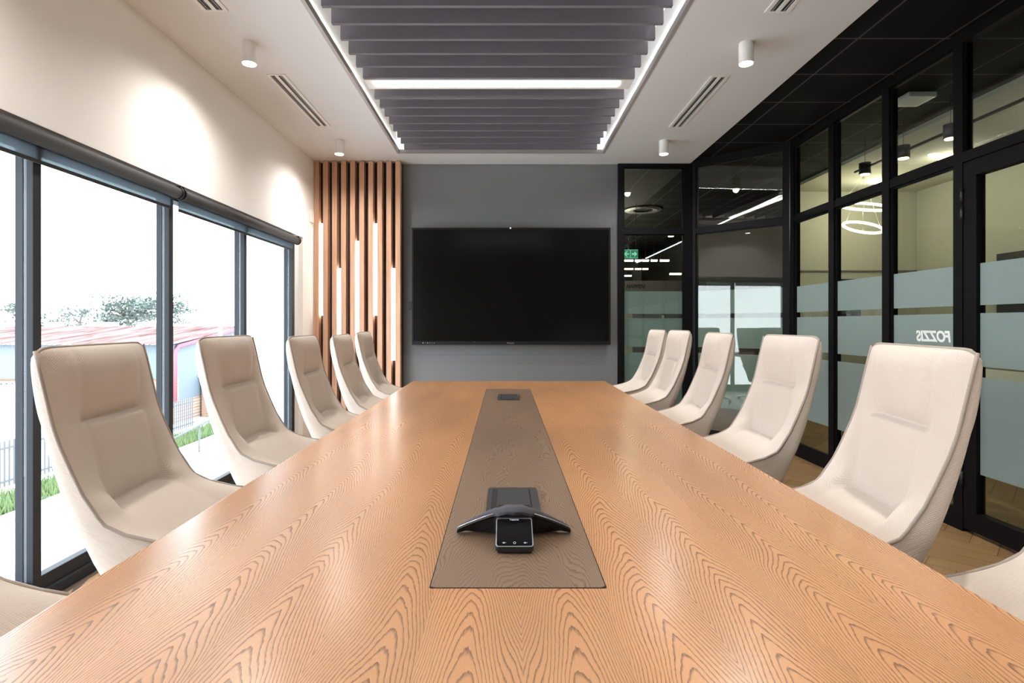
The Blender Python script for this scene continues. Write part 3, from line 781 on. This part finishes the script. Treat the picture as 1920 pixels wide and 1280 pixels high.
# ------------------------------------------------------------------ table
TZ1 = .74; TT = .036
tb = empty('conference_table', (0, 1.86, 0))
X0, X1, Y0, Y1, YS = -.677, .733, -.40, 4.121, 2.262
for (a, c) in ((Y0, YS-.0006), (YS+.0006, Y1)):
    b = bmesh.new(); box(b, X0, X1, a-1.86, c-1.86, TZ1-TT, TZ1, .0015); link('tabletop', b, M['table'], tb)
ix0, ix1, iy0, iy1 = -.1190, .1600, .891, 3.615
def inlay(y0, y1, rc0, rc1):
    b = bmesh.new(); pts = []
    def corner(cx, cy, r, a0):
        if r <= 0: pts.append((cx, cy)); return
        for k in range(7):
            a = a0+PI/2*k/6; pts.append((cx+r*math.cos(a), cy+r*math.sin(a)))
    corner(ix1-rc1, y1-rc1, rc1, 0) if rc1 else pts.append((ix1, y1))
    corner(ix0+rc1, y1-rc1, rc1, PI/2) if rc1 else pts.append((ix0, y1))
    corner(ix0+rc0, y0+rc0, rc0, PI) if rc0 else pts.append((ix0, y0))
    corner(ix1-rc0, y0+rc0, rc0, 1.5*PI) if rc0 else pts.append((ix1, y0))
    prism(b, [(x, y-1.86) for x, y in pts], TZ1-.002, TZ1+.0012)
    return link('inlay_panel', b, M['inlay'], tb)
inlay(iy0, YS-.001, .009, 0); inlay(YS+.001, iy1, 0, .004)
b = bmesh.new(); e = .0018
box(b, ix0-e, ix0, iy0-1.86-.0, iy1-1.86, TZ1-.001, TZ1+.0004); box(b, ix1, ix1+e, iy0-1.86, iy1-1.86, TZ1-.001, TZ1+.0004)
box(b, ix0, ix1, iy0-e-1.86, iy0+.004-1.86, TZ1-.001, TZ1+.0004); box(b, ix0, ix1, iy1-.004-1.86, iy1+e-1.86, TZ1-.001, TZ1+.0004)
box(b, ix0, ix1, YS-.003-1.86, YS+.003-1.86, TZ1-.001, TZ1+.0004)
link('shadow_gap', b, M['brush'], tb)
for y in (.5, 2.26, 3.6):
    b = bmesh.new(); box(b, -.20, .24, y-1.86-.16, y-1.86+.16, 0, TZ1-TT, .006); link('pedestal', b, M['leg'], tb)
tag(tb, 'long oak conference table with a dark smoked-oak strip down the middle', 'table')

# ------------------------------------------------------------------ power boxes on the inlay
def power_box(cx, cy, label, flip=False):
    t = empty('power_box', (cx, cy, TZ1+.0012)); w, l = .122, .246
    b = bmesh.new(); prism(b, rrect(0, 0, w, l, .010), 0, .0035)
    link('frame', b, M['greyplastic'], t)
    s = -1 if not flip else 1
    b = bmesh.new(); prism(b, rrect(s*(-.008)*-1*-1, 0, .062, l-.03, .003), .0035, .0052); link('lid', b, M['greyplastic'], t)
    b = bmesh.new(); box(b, s*.044-.0065, s*.044+.0065, -l/2+.014, l/2-.014, .0034, .0044); link('brush_strip', b, M['brush'], t)
    b = bmesh.new(); box(b, -s*.042-.0015, -s*.042+.0015, -l/2+.014, l/2-.014, .0034, .0041); link('hinge_slot', b, M['brush'], t)
    tag(t, label, 'power box', 'power boxes in the dark table strip')
power_box(.0185, 1.300, 'dark grey cable box in the table strip right behind the phone')
power_box(.0205, 3.193, 'dark grey cable box at the far end of the table strip', True)

# ------------------------------------------------------------------ conference phone
def make_phone():
    t = empty('conference_phone', (.0175, 1.018, TZ1+.0012))
    # two arms: loft along x, top cloth and dark under-body
    xs_ = [-.113, -.109, -.095, -.075, -.055, -.040, -.030, -.015, 0, .015, .030, .040, .055, .075, .095, .109, .113]
    def hgt(x):
        a = abs(x)
        return .016 + (.062-.016)*max(0, min(1, (0.113-a)/.095))**.85 if a > .018 else .062-.0*a
    def yb(x): return .098 + .045*math.cos(min(1, abs(x)/.113)*PI/2)   # back edge
    def yf(x):
        a = abs(x)
        return .070 if a > .034 else .060
    top, side = [], []
    for x in xs_:
        a = abs(x); zt = hgt(x); f = yf(x)+.022*min(1, a/.113); k = yb(x)
        if a > .112: zt *= .8; f += .004; k -= .004
        r = []
        for i, (q, zz) in enumerate(((0, .90), (.06, .985), (.2, 1.0), (.5, .93), (.8, .70), (.95, .42), (1.0, .15))):
            r.append((x, f+(k-f)*q, zt*zz if i < 6 else .003))
        top.append(r)
    b = bmesh.new(); grid(b, top); link('speaker_cloth', b, M['phonefab'], t)
    b = bmesh.new(); rows_ = []
    for x, r in zip(xs_, top):
        p0 = Vector(r[0]); th = .006
        rows_.append([(x, p0.y, p0.z), (x, p0.y-.0015, p0.z-.004), (x, p0.y+.006, max(.003, p0.z-.010)), (x, p0.y+.020, .003), (x, r[-1][1], .003)])
    grid(b, rows_, False, True)
    for r in (top[0], top[-1]):
        vs = [b.verts.new(p) for p in r]; b.faces.new(vs)
    link('arm_body', b, M['blackplastic'], t)
    for s in (-1, 1):
        b = bmesh.new()
        pts = [(r[0][0], r[0][1]-.0008, r[0][2]) for r in top if s*r[0][0] >= .034]
        tube(b, sorted(pts, key=lambda p: abs(p[0])), .0013, 6)
        link('arm_rim', b, M['silver'], t)
    # slanted front slab
    hw = .0345
    prof = [(.0, .002), (.0, .013), (.105, .058), (.105, .003)]
    b = bmesh.new(); A = [b.verts.new((-hw, y, z)) for y, z in prof]; B = [b.verts.new((hw, y, z)) for y, z in prof]
    b.faces.new(A[::-1]); b.faces.new(B)
    for i in range(4):
        j = (i+1) % 4; b.faces.new((A[i], A[j], B[j], B[i]))
    bmesh.ops.bevel(b, geom=[e for e in b.edges], offset=.003, segments=3, affect='EDGES')
    link('handset_slab', b, M['blackplastic'], t)
    sl = (.058-.013)/.105
    def top_pt(x, y, up): return (x, y, .013+sl*y+up)
    b = bmesh.new(); pts = rrect(0, .034, 2*hw-.004, .062, .004)
    a_ = [b.verts.new(top_pt(x, y, -.0005)) for x, y in pts]; c_ = [b.verts.new(top_pt(x, y, .0010)) for x, y in pts]
    b.faces.new(c_)
    for i in range(len(pts)):
        j = (i+1) % len(pts); b.faces.new((a_[i], a_[j], c_[j], c_[i]))
    sc = link('touch_screen', b, M['screen'], t)
    b = bmesh.new(); pts = rrect(0, .034, 2*hw-.002, .066, .005)
    pts = [p for p in pts if True]
    tube(b, [top_pt(x, min(y, .066), .0004) for x, y in pts], .0011, 6, True); link('screen_rim', b, M['silver'], t)
    # cloth above the screen
    b = bmesh.new(); grid(b, [[top_pt(x, y, .0012) for x in (-hw+.001, -hw*.5, 0, hw*.5, hw-.001)] for y in (.066, .075, .085, .095)], flip=True)
    link('cloth_bridge', b, M['phonefab'], t)
    ang = math.atan(sl)
    def onscreen(x, y): return Matrix.Translation(top_pt(x, y, .0013)) @ Matrix.Rotation(ang, 4, 'X')
    text_mesh('logo_lettering', 'Yealink', .0062, M['icon'], onscreen(0, .0625), sc, extr=.0001)
    b = bmesh.new()
    for k in range(20):
        a0, a1 = 2*PI*k/20, 2*PI*(k+1)/20
        q = [(rr*math.cos(a), rr*math.sin(a)) for rr, a in ((.0017, a0), (.0026, a0), (.0026, a1), (.0017, a1))]
        b.faces.new([b.verts.new(top_pt(x, .0085+y, .0012)) for x, y in q])
    for s in (-1, 1):
        cx = s*.0195
        for q in ([(-.0025, -.001), (-.001, -.001), (.001, -.0022), (.001, .0022), (-.001, .001), (-.0025, .001)], [(.0018, -.0004), (.004, -.0004), (.004, .0004), (.0018, .0004)]):
            b.faces.new([b.verts.new(top_pt(cx+x, .0085+y, .0012)) for x, y in q])
    link('touch_icon', b, M['icon'], sc)
    tag(t, 'black three-armed conference phone with slanted touch screen on the table', 'phone')
    return t
make_phone()

# ------------------------------------------------------------------ chairs
E = [(0,1.104),(.002,1.098),(.012,1.055),(.022,1.010),(.033,.960),(.040,.930),(.043,.919),(.047,.907),(.056,.880),(.082,.818),(.105,.768),(.127,.734),(.138,.716),(.152,.699),(.195,.677),(.262,.659),(.365,.642)]
Cc = [(0,1.104),(.014,1.101),(.036,1.060),(.040,1.010),(.036,.955),(.029,.930),(.027,.920),(.052,.912),(.060,.885),(.071,.820),(.080,.768),(.081,.728),(.082,.713),(.120,.709),(.172,.688),(.262,.635),(.365,.560)]
Oo = [(-.004,1.102),(-.013,1.086),(-.012,1.05),(-.006,1.00),(.002,.955),(.010,.930),(.013,.918),(.017,.900),(.024,.87),(.040,.81),(.057,.755),(.073,.712),(.085,.685),(.097,.655),(.13,.56),(.20,.475),(.350,.435)]
OX = .22; HW = .225
def sstep(a, b_, x):
    x = max(0, min(1, (x-a)/(b_-a))); return x*x*(3-2*x)
TS = [-1, -.97, -.90, -.80, -.70, -.62, -.56, -.48, -.25, 0, .25, .48, .56, .62, .70, .80, .90, .97, 1]
def inner(i, t):
    e, c = E[i], Cc[i]; a = abs(t)
    w = 1-sstep(.50, .66, a) if 5 <= i <= 7 or 11 <= i <= 13 else 1-sstep(.5, .98, a)
    # creases act only on the middle panel; bolsters run through smoothly
    bulge = .013*math.sin(PI*min(1, (1-a)/.5))**1 if a > .5 else 0.013
    if i in (6, 12) and a < .62: bulge *= .2
    if i == 0: bulge = 0
    u = e[0]+(c[0]-e[0])*w+bulge*.8*(1 if i < 14 else .5); z = e[1]+(c[1]-e[1])*w
    if i >= 13: z -= .25*bulge*(0)
    hw = HW*(.975 if i == 0 else .993 if i == 1 else 1.0)
    if i == 0: z -= .014*max(0, (a-.85)/.15)**2; 
    return (u-OX, t*hw, z)
def outer(i, t):
    o = Oo[i]; hw = HW*(.965 if i == 0 else .988 if i == 1 else 1.0)*(1 if i < 13 else 1-.03*(i-12))
    bl = (1-t*t)*(.030 if i > 1 else .012*i)
    if i >= 14: return (o[0]-OX-bl*.6, t*hw, o[1]-(1-t*t)*.02)
    z = o[1]-(.014*max(0, (abs(t)-.85)/.15)**2 if i == 0 else 0)
    return (o[0]-bl-OX, t*hw, z)
def make_chair():
    root = empty('conference_chair')
    b = bmesh.new(); G = grid(b, [[inner(i, t) for t in TS] for i in range(len(E))])
    cl = b.edges.layers.float.new('crease_edge')
    for i in (6, 7, 12, 13):
        for j in range(len(TS)-1):
            if max(abs(TS[j]), abs(TS[j+1])) <= .57:
                e_ = b.edges.get((G[i][j], G[i][j+1]))
                if e_: e_[cl] = .75
    cu = link('cushion', b, M['fabric'], root)
    sm = cu.modifiers.new('s', 'SUBSURF'); sm.levels = 1; sm.render_levels = 2; sm.boundary_smooth = 'PRESERVE_CORNERS'
    b = bmesh.new(); OT = [-1, -.9, -.7, -.4, 0, .4, .7, .9, 1]
    rows_ = []
    for i in range(len(E)):
        e0, e1 = inner(i, -1), inner(i, 1)
        rr = [e0] + [outer(i, t) for t in OT] + [e1]
        rows_.append(rr)
    V = grid(b, rows_, flip=True)
    # top and front closures
    for i, rowi in ((0, 0), (len(E)-1, len(E)-1)):
        inn = [b.verts.new(inner(rowi, t)) for t in TS]
        b.faces.new([V[i][0]] + inn[1:-1] + list(V[i][::-1])[:-1])
    sh = link('shell', b, M['shellfab'], root, smooth=True)
    sm = sh.modifiers.new('s', 'SUBSURF'); sm.levels = 1; sm.render_levels = 1
    pts = [inner(i, -1) for i in range(len(E)-1, -1, -1)] + [inner(0, t) for t in TS[1:-1]] + [inner(i, 1) for i in range(len(E))]
    b = bmesh.new(); tube(b, pts, .0042, 8); link('piping', b, M['piping'], root)
    # arm seams
    # swivel column and four-star base
    b = bmesh.new(); cyl(b, (0, 0, .06), .026, .40, 24); cyl(b, (0, 0, .05), .042, .07, 24, r2=.03); box(b, -.10, .10, -.08, .08, .445, .462, .004); link('column', b, M['alu'], root)
    for k in range(4):
        a = PI/4+k*PI/2; b = bmesh.new(); c, s = math.cos(a), math.sin(a)
        tube(b, [(c*.02, s*.02, .085), (c*.14, s*.14, .062), (c*.29, s*.29, .032)], [.022, .017, .011], 10)
        lg = link('leg', b, M['alu'], root)
        b = bmesh.new(); cyl(b, (c*.285, s*.285, 0), .020, .026, 18); link('glide', b, M['blackplastic'], lg)
    return root
index_kids()
chair0 = make_chair(); index_kids()
# (side, depth of the centre, back-top distance from the middle line, turn in degrees, height offset, label)
chairs = [
 ('L', .83, -1.14, 0, 0, 'sand fabric chair on the window side cut off by the left picture edge'),
 ('L', 1.486, -1.085, -5.6, 0, 'sand fabric high-back chair on the window side, nearest one showing its whole back'),
 ('L', 2.19, -1.085, -1.5, .005, 'sand fabric high-back chair, third from the near end of the window side'),
 ('L', 2.80, -1.010, -3, -.005, 'sand fabric high-back chair, third from the far end of the window side'),
 ('L', 3.43, -1.003, -3, -.010, 'sand fabric high-back chair before the timber slats, second from the far end'),
 ('L', 4.15, -1.050, -2, -.005, 'sand fabric high-back chair farthest on the window side, in front of the light tubes'),
 ('R', .90, 1.19, 0, 0, 'pale fabric chair on the partition side cut off by the right picture edge'),
 ('R', 1.40, 1.031, 8.6, 0, 'pale fabric high-back chair on the partition side, nearest one showing its whole back'),
 ('R', 2.21, 1.122, 1.3, .008, 'pale fabric high-back chair, third from the near end of the partition side'),
 ('R', 2.95, 1.127, 4, .006, 'pale fabric high-back chair, third from the far end of the partition side'),
 ('R', 3.70, 1.151, 0, .010, 'pale fabric high-back chair second from the far end, overlapping the last one'),
 ('R', 4.33, 1.178, 0, .008, 'pale fabric high-back chair farthest on the partition side, next to the grey wall'),
]
for i, (sd, y, xt, rot, dz, lb) in enumerate(chairs):
    c = chair0 if i == 0 else copy_tree(chair0)
    sg = 1 if sd == 'L' else -1
    base = 0 if sd == 'L' else PI
    a = base+math.radians(rot)*(-1 if sd == 'L' else -1)*(1)
    # the back top centre sits at (xt, y); the root is OX in front of it
    c.rotation_euler = (0, 0, a)
    c.location = (xt+OX*math.cos(a), y+OX*math.sin(a), 0)
    c.scale = (1, 1, 1+dz)
    tag(c, lb, 'chair', 'high-back fabric chairs around the conference table')

# ------------------------------------------------------------------ outdoors (seen through the windows)
GZ = -2.8
b = bmesh.new(); box(b, -60, XL-.7, -10, 90, GZ-.3, GZ); struct(link('ground', b, M['concrete']), 'pale concrete yard and street outside the windows', 'ground')
b = bmesh.new(); box(b, XL-.45, XL-.26, YR, YB+.1, GZ, 0.0); struct(link('wall_outside', b, M['render']), 'white rendered outer wall below the windows', 'wall')
b = bmesh.new(); box(b, -2.80, XL-.26, 6.0, 6.2, GZ, 4.0); struct(link('wall_outside', b, M['render']), 'white rendered outer wall returning beyond the last window', 'wall')
b = bmesh.new(); box(b, XL-.5, 5.4, YR-.1, 16.2, ZC+.31, ZC+.5); struct(link('roof', b, M['render']), 'unseen flat roof slab added over the rooms to block the sun', 'roof')  # unseen slab, added to keep sunlight out of the rooms
# warehouse
WX0, WX1, WYa, WYb = -34, -13.0, 22.0, 34.0; ez, rz_ = .36, 1.04; ym = (WYa+WYb)/2
t = empty('warehouse', ((WX0+WX1)/2, ym, GZ)); cx = (WX0+WX1)/2
def loc(x, y, z): return (x-cx, y-ym, z-GZ)
b = bmesh.new(); n = int((WX1-WX0)/.045); top_, bot_ = [], []
for i in range(n+1):
    x = WX0+(WX1-WX0)*i/n; y = WYa-(.03 if i % 2 else 0)
    top_.append(loc(x, y, ez-.02)); bot_.append(loc(x, y, -1.0))
grid(b, [bot_, top_], False); link('corrugated_cladding', b, M['corrug'], t)
b = bmesh.new(); box(b, WX0-cx, WX1-cx, WYa+.05-ym, WYa+.3-ym, 0, -1.0-GZ); box(b, WX1-.2-cx, WX1-cx, WYa+.3-ym, WYb-ym, 0, -1.9-GZ); link('brick_base', b, M['brick'], t)
b = bmesh.new()
pts = [(WYa, -1.9), (WYb, -1.9), (WYb, ez-.03), (ym, rz_-.03), (WYa, ez-.03)]
A = [b.verts.new(loc(WX1-.02, y, z)) for y, z in pts]; B = [b.verts.new(loc(WX1-.15, y, z)) for y, z in pts]
b.faces.new(A); b.faces.new(B[::-1])
for i in range(5): b.faces.new((A[i], B[i], B[(i+1) % 5], A[(i+1) % 5]))
link('gable_wall', b, M['bluegrey'], t)
b = bmesh.new()
for (ya, za, yb_, zb) in ((WYa-.25, ez-.02, ym, rz_), (ym, rz_, WYb+.25, ez-.02)):
    n = 60; r1, r2 = [], []
    for i in range(int((WX1+.1-WX0)/.1)+1):
        x = WX0+i*.1; dz = .02 if i % 2 else 0
        r1.append(loc(x, ya, za+dz)); r2.append(loc(x, yb_, zb+dz))
    grid(b, [r1, r2], False)
link('roof', b, M['rust'], t)
b = bmesh.new()
tube(b, [loc(WX1+.08, WYa-.1, -1.9), loc(WX1+.08, WYa-.1, ez-.35), loc(WX1+.08, WYa+.15, ez-.1), loc(WX1+.12, ym, rz_+.0), loc(WX1+.12, WYb, ez)], .09, 6)
link('gable_trim', b, M['pinktrim'], t)
for (pa, pb) in ((172, 216), (265, 310), (-20, 24), (92, 112)):
    xa = (pa-947)*ym/F; xb = (pb-947)*ym/F
    b = bmesh.new(); box(b, xa-cx, xb-cx, -.3, .3, rz_-.02-GZ, rz_+.2-GZ, .03); link('roof_vent', b, M['render'], t)
for (pa, pb, z0, z1) in ((-30, 32, -1.85, -1.12), (100, 150, -1.85, -1.12)):
    xa = (pa-947)*WYa/F; xb = (pb-947)*WYa/F
    b = bmesh.new(); box(b, xa-cx, xb-cx, WYa-.06-ym, WYa+.02-ym, z0-GZ+.0, z1-GZ); wn = link('window', b, M['darkglass'], t)
    b = bmesh.new(); k = 6
    for i in range(k+1):
        x = xa+(xb-xa)*i/k; box(b, x-.04-cx, x+.04-cx, WYa-.1-ym, WYa-.05-ym, z0-GZ, z1-GZ)
    for z in (z0, (z0+z1)/2, z1): box(b, xa-cx, xb-cx, WYa-.1-ym, WYa-.05-ym, z-.03-GZ, z+.03-GZ)
    link('window_bars', b, M['render'], wn)
tag(t, 'long warehouse with rusty roof and grey corrugated cladding beyond the windows', 'building')
# low brick annex with gate right of the corner
t = empty('brick_annex', (-12.0, 25, GZ)); b = bmesh.new(); box(b, -.9, .9, -1.2, 1.5, 0, 1.7); link('wall', b, M['brick'], t)
b = bmesh.new(); box(b, -1.0, 1.0, -1.3, 1.6, 1.7, 1.8); link('roof', b, M['render'], t)
b = bmesh.new()
for i in range(12): box(b, -.1+i*.08, -.08+i*.08, -1.24, -1.2, .15, 1.35)
for z in (.15, .75, 1.33): box(b, -.12, .82, -1.25, -1.2, z, z+.03)
link('barred_window', b, M['fence'], t)
tag(t, 'small brick annex with a barred window at the warehouse corner', 'building')
t = empty('white_kiosk', (-16.6, 19.0, GZ)); b = bmesh.new(); box(b, -1.0, 1.0, -.8, .8, 0, 1.7); link('wall', b, M['render'], t)
b = bmesh.new(); box(b, -1.15, 1.15, -.95, .95, 1.7, 1.8); link('roof', b, M['render'], t)
tag(t, 'small pale outbuilding in front of the warehouse at far left', 'building')
# trees
def tree(px, base_py, top_py, Y, width_px, label, blobs=26, seed=1, nm='umbrella_tree'):
    rnd = random.Random(seed); p = at(px, base_py, Y); zt = H-(top_py-607)*Y/F; z0 = GZ; hgt = zt-z0; hw = width_px/2*Y/F
    t = empty(nm, (p.x, Y, z0)); b = bmesh.new()
    tube(b, [(0, 0, 0), (.1, 0, hgt*.4), (-.1, .1, hgt*.72)], [.22, .17, .10], 8)
    lv = bmesh.new()
    for k in range(blobs):
        a = rnd.random()*2*PI; r = hw*math.sqrt(rnd.random()); x, y = r*math.cos(a), r*math.sin(a)*.6
        z = hgt*(.58+.40*(rnd.random()**.8)*(1-(abs(x)/hw)**2*.75))
        tube(b, [(-.1, .1, hgt*.70), (x*.5, y*.5, (z+hgt*.7)/2+.05), (x, y, z-.05)], [.07, .045, .02], 5)
        bw = hw*.10+.16
        for q in range(46):
            c = Vector((x+rnd.gauss(0, bw*1.3), y+rnd.gauss(0, bw), z+rnd.gauss(0, .13))); s = .07+.09*rnd.random()
            u = Vector((rnd.gauss(0,1), rnd.gauss(0,1), rnd.gauss(0,.5))).normalized(); v = u.cross(Vector((rnd.gauss(0,1), rnd.gauss(0,1), rnd.gauss(0,1)))).normalized()
            vs = [lv.verts.new(c+u*s), lv.verts.new(c+v*s*.6), lv.verts.new(c-u*s), lv.verts.new(c-v*s*.6)]
            lv.faces.new(vs)
    link('trunk', b, M['bark'], t); link('foliage', lv, M['leaf'], t)
    tag(t, label, 'tree', 'trees beyond the warehouse roof')
tree(40, 612, 566, 44, 62, 'umbrella-shaped tree left of the first thick mullion', 18, 3)
tree(112, 612, 572, 54, 46, 'small tree just right of the first thick mullion', 10, 4)
tree(150, 612, 569, 50, 44, 'slender pale tree between the first mullion and the big tree', 8, 5)
tree(240, 612, 548, 44, 100, 'big spreading tree left of the second mullion', 46, 6)
tree(310, 612, 550, 56, 90, 'big spreading tree hidden partly by the second mullion', 46, 8)
# near yard: fence, grass, kerb, handrail
bmg = bmesh.new(); rnd = random.Random(2)
for k in range(9000):
    x = -11.35+1.15*rnd.random(); y = 6+16*rnd.random(); hgt = .12+.22*rnd.random(); a = rnd.random()*PI; w = .025
    dx, dy = math.cos(a)*w, math.sin(a)*w; lx, ly = rnd.gauss(0, .06), rnd.gauss(0, .06)
    bmg.faces.new([bmg.verts.new((x-dx, y-dy, GZ)), bmg.verts.new((x+dx, y+dy, GZ)), bmg.verts.new((x+lx, y+ly, GZ+hgt))])
box(bmg, -11.5, -10.06, 6, 22, GZ, GZ+.03)
o = link('grass_verge', bmg, M['grass']); tag(o, 'strip of green grass along the yard fence outside', 'grass', kind='stuff')
b = bmesh.new(); box(b, -10.05, -9.85, 6, 22, GZ, GZ+.14, .02); o = link('kerb', b, M['render']); tag(o, 'pale kerb edging the grass strip outside', 'kerb')
t = empty('yard_fence', (-12.0, 14, GZ)); b = bmesh.new()
for i in range(120): box(b, -.012, .012, -8+i*.13, -7.965+i*.13, .05, 1.15)
link('bars', b, M['fence'], t); b = bmesh.new(); box(b, -.02, .02, -8, 7.6, .95, 1.0); box(b, -.02, .02, -8, 7.6, .15, .2); link('rail', b, M['fence'], t)
tag(t, 'grey steel yard fence behind the grass strip', 'fence')
t = empty('handrail', (-9.45, 17.3, GZ)); b = bmesh.new(); tube(b, [(-.3, -1.3, .55), (.3, 1.3, 1.1)], .03, 8); link('rail', b, M['fence'], t)
for k in (-1, 0, 1):
    b = bmesh.new(); tube(b, [(k*.27, k*1.2, 0), (k*.27, k*1.2, .82+k*.26)], .025, 8); link('post', b, M['fence'], t)
tag(t, 'grey sloping handrail outside beside the second mullion', 'handrail')

# ------------------------------------------------------------------ daylight
w = bpy.data.worlds.new('sky'); scene.world = w; w.use_nodes = True; nt = w.node_tree
for n_ in list(nt.nodes): nt.nodes.remove(n_)
h = N(nt); out = h.n('ShaderNodeOutputWorld'); bg = h.n('ShaderNodeBackground')
tc = h.n('ShaderNodeTexCoord'); sp = h.n('ShaderNodeSeparateXYZ'); h.l(tc.outputs['Generated'], sp.inputs[0])
f = h.m('MULTIPLY', sp.outputs[2], 1.4, clamp=True)
h.l(h.mix(f, (.94, .97, 1.0), (.74, .85, 1.0)), bg.inputs[0]); bg.inputs[1].default_value = 5.8
h.l(bg.outputs[0], out.inputs[0])
sd = bpy.data.lights.new('sun', 'SUN'); sd.energy = 1.5; sd.angle = .02; sd.color = (1, .97, .92)
so = bpy.data.objects.new('sun', sd); COL.objects.link(so); so.rotation_euler = Vector((-.55, .5, -.75)).to_track_quat('-Z', 'Y').to_euler()

# ------------------------------------------------------------------ camera
cd = bpy.data.cameras.new('camera'); cam = bpy.data.objects.new('camera', cd); COL.objects.link(cam)
cam.location = (0, 0, H); cam.rotation_euler = (PI/2, 0, 0)
cd.sensor_width = 36; cd.lens = 36*F/1920; cd.shift_x = (960-947)/1920; cd.shift_y = -(640-607)/1920
cd.clip_start = .02; cd.clip_end = 300
scene.camera = cam
vs = scene.view_settings; vs.view_transform = 'Standard'; vs.look = 'None'; vs.gamma = 1; vs.use_curve_mapping = False; vs.exposure = .74
cy = scene.cycles
cy.use_denoising = True
try: cy.denoiser = 'OPENIMAGEDENOISE'
except Exception: pass
cy.max_bounces = 10; cy.diffuse_bounces = 6; cy.glossy_bounces = 4; cy.transmission_bounces = 6; cy.transparent_max_bounces = 24
cy.sample_clamp_indirect = 6; cy.caustics_reflective = False; cy.caustics_refractive = False
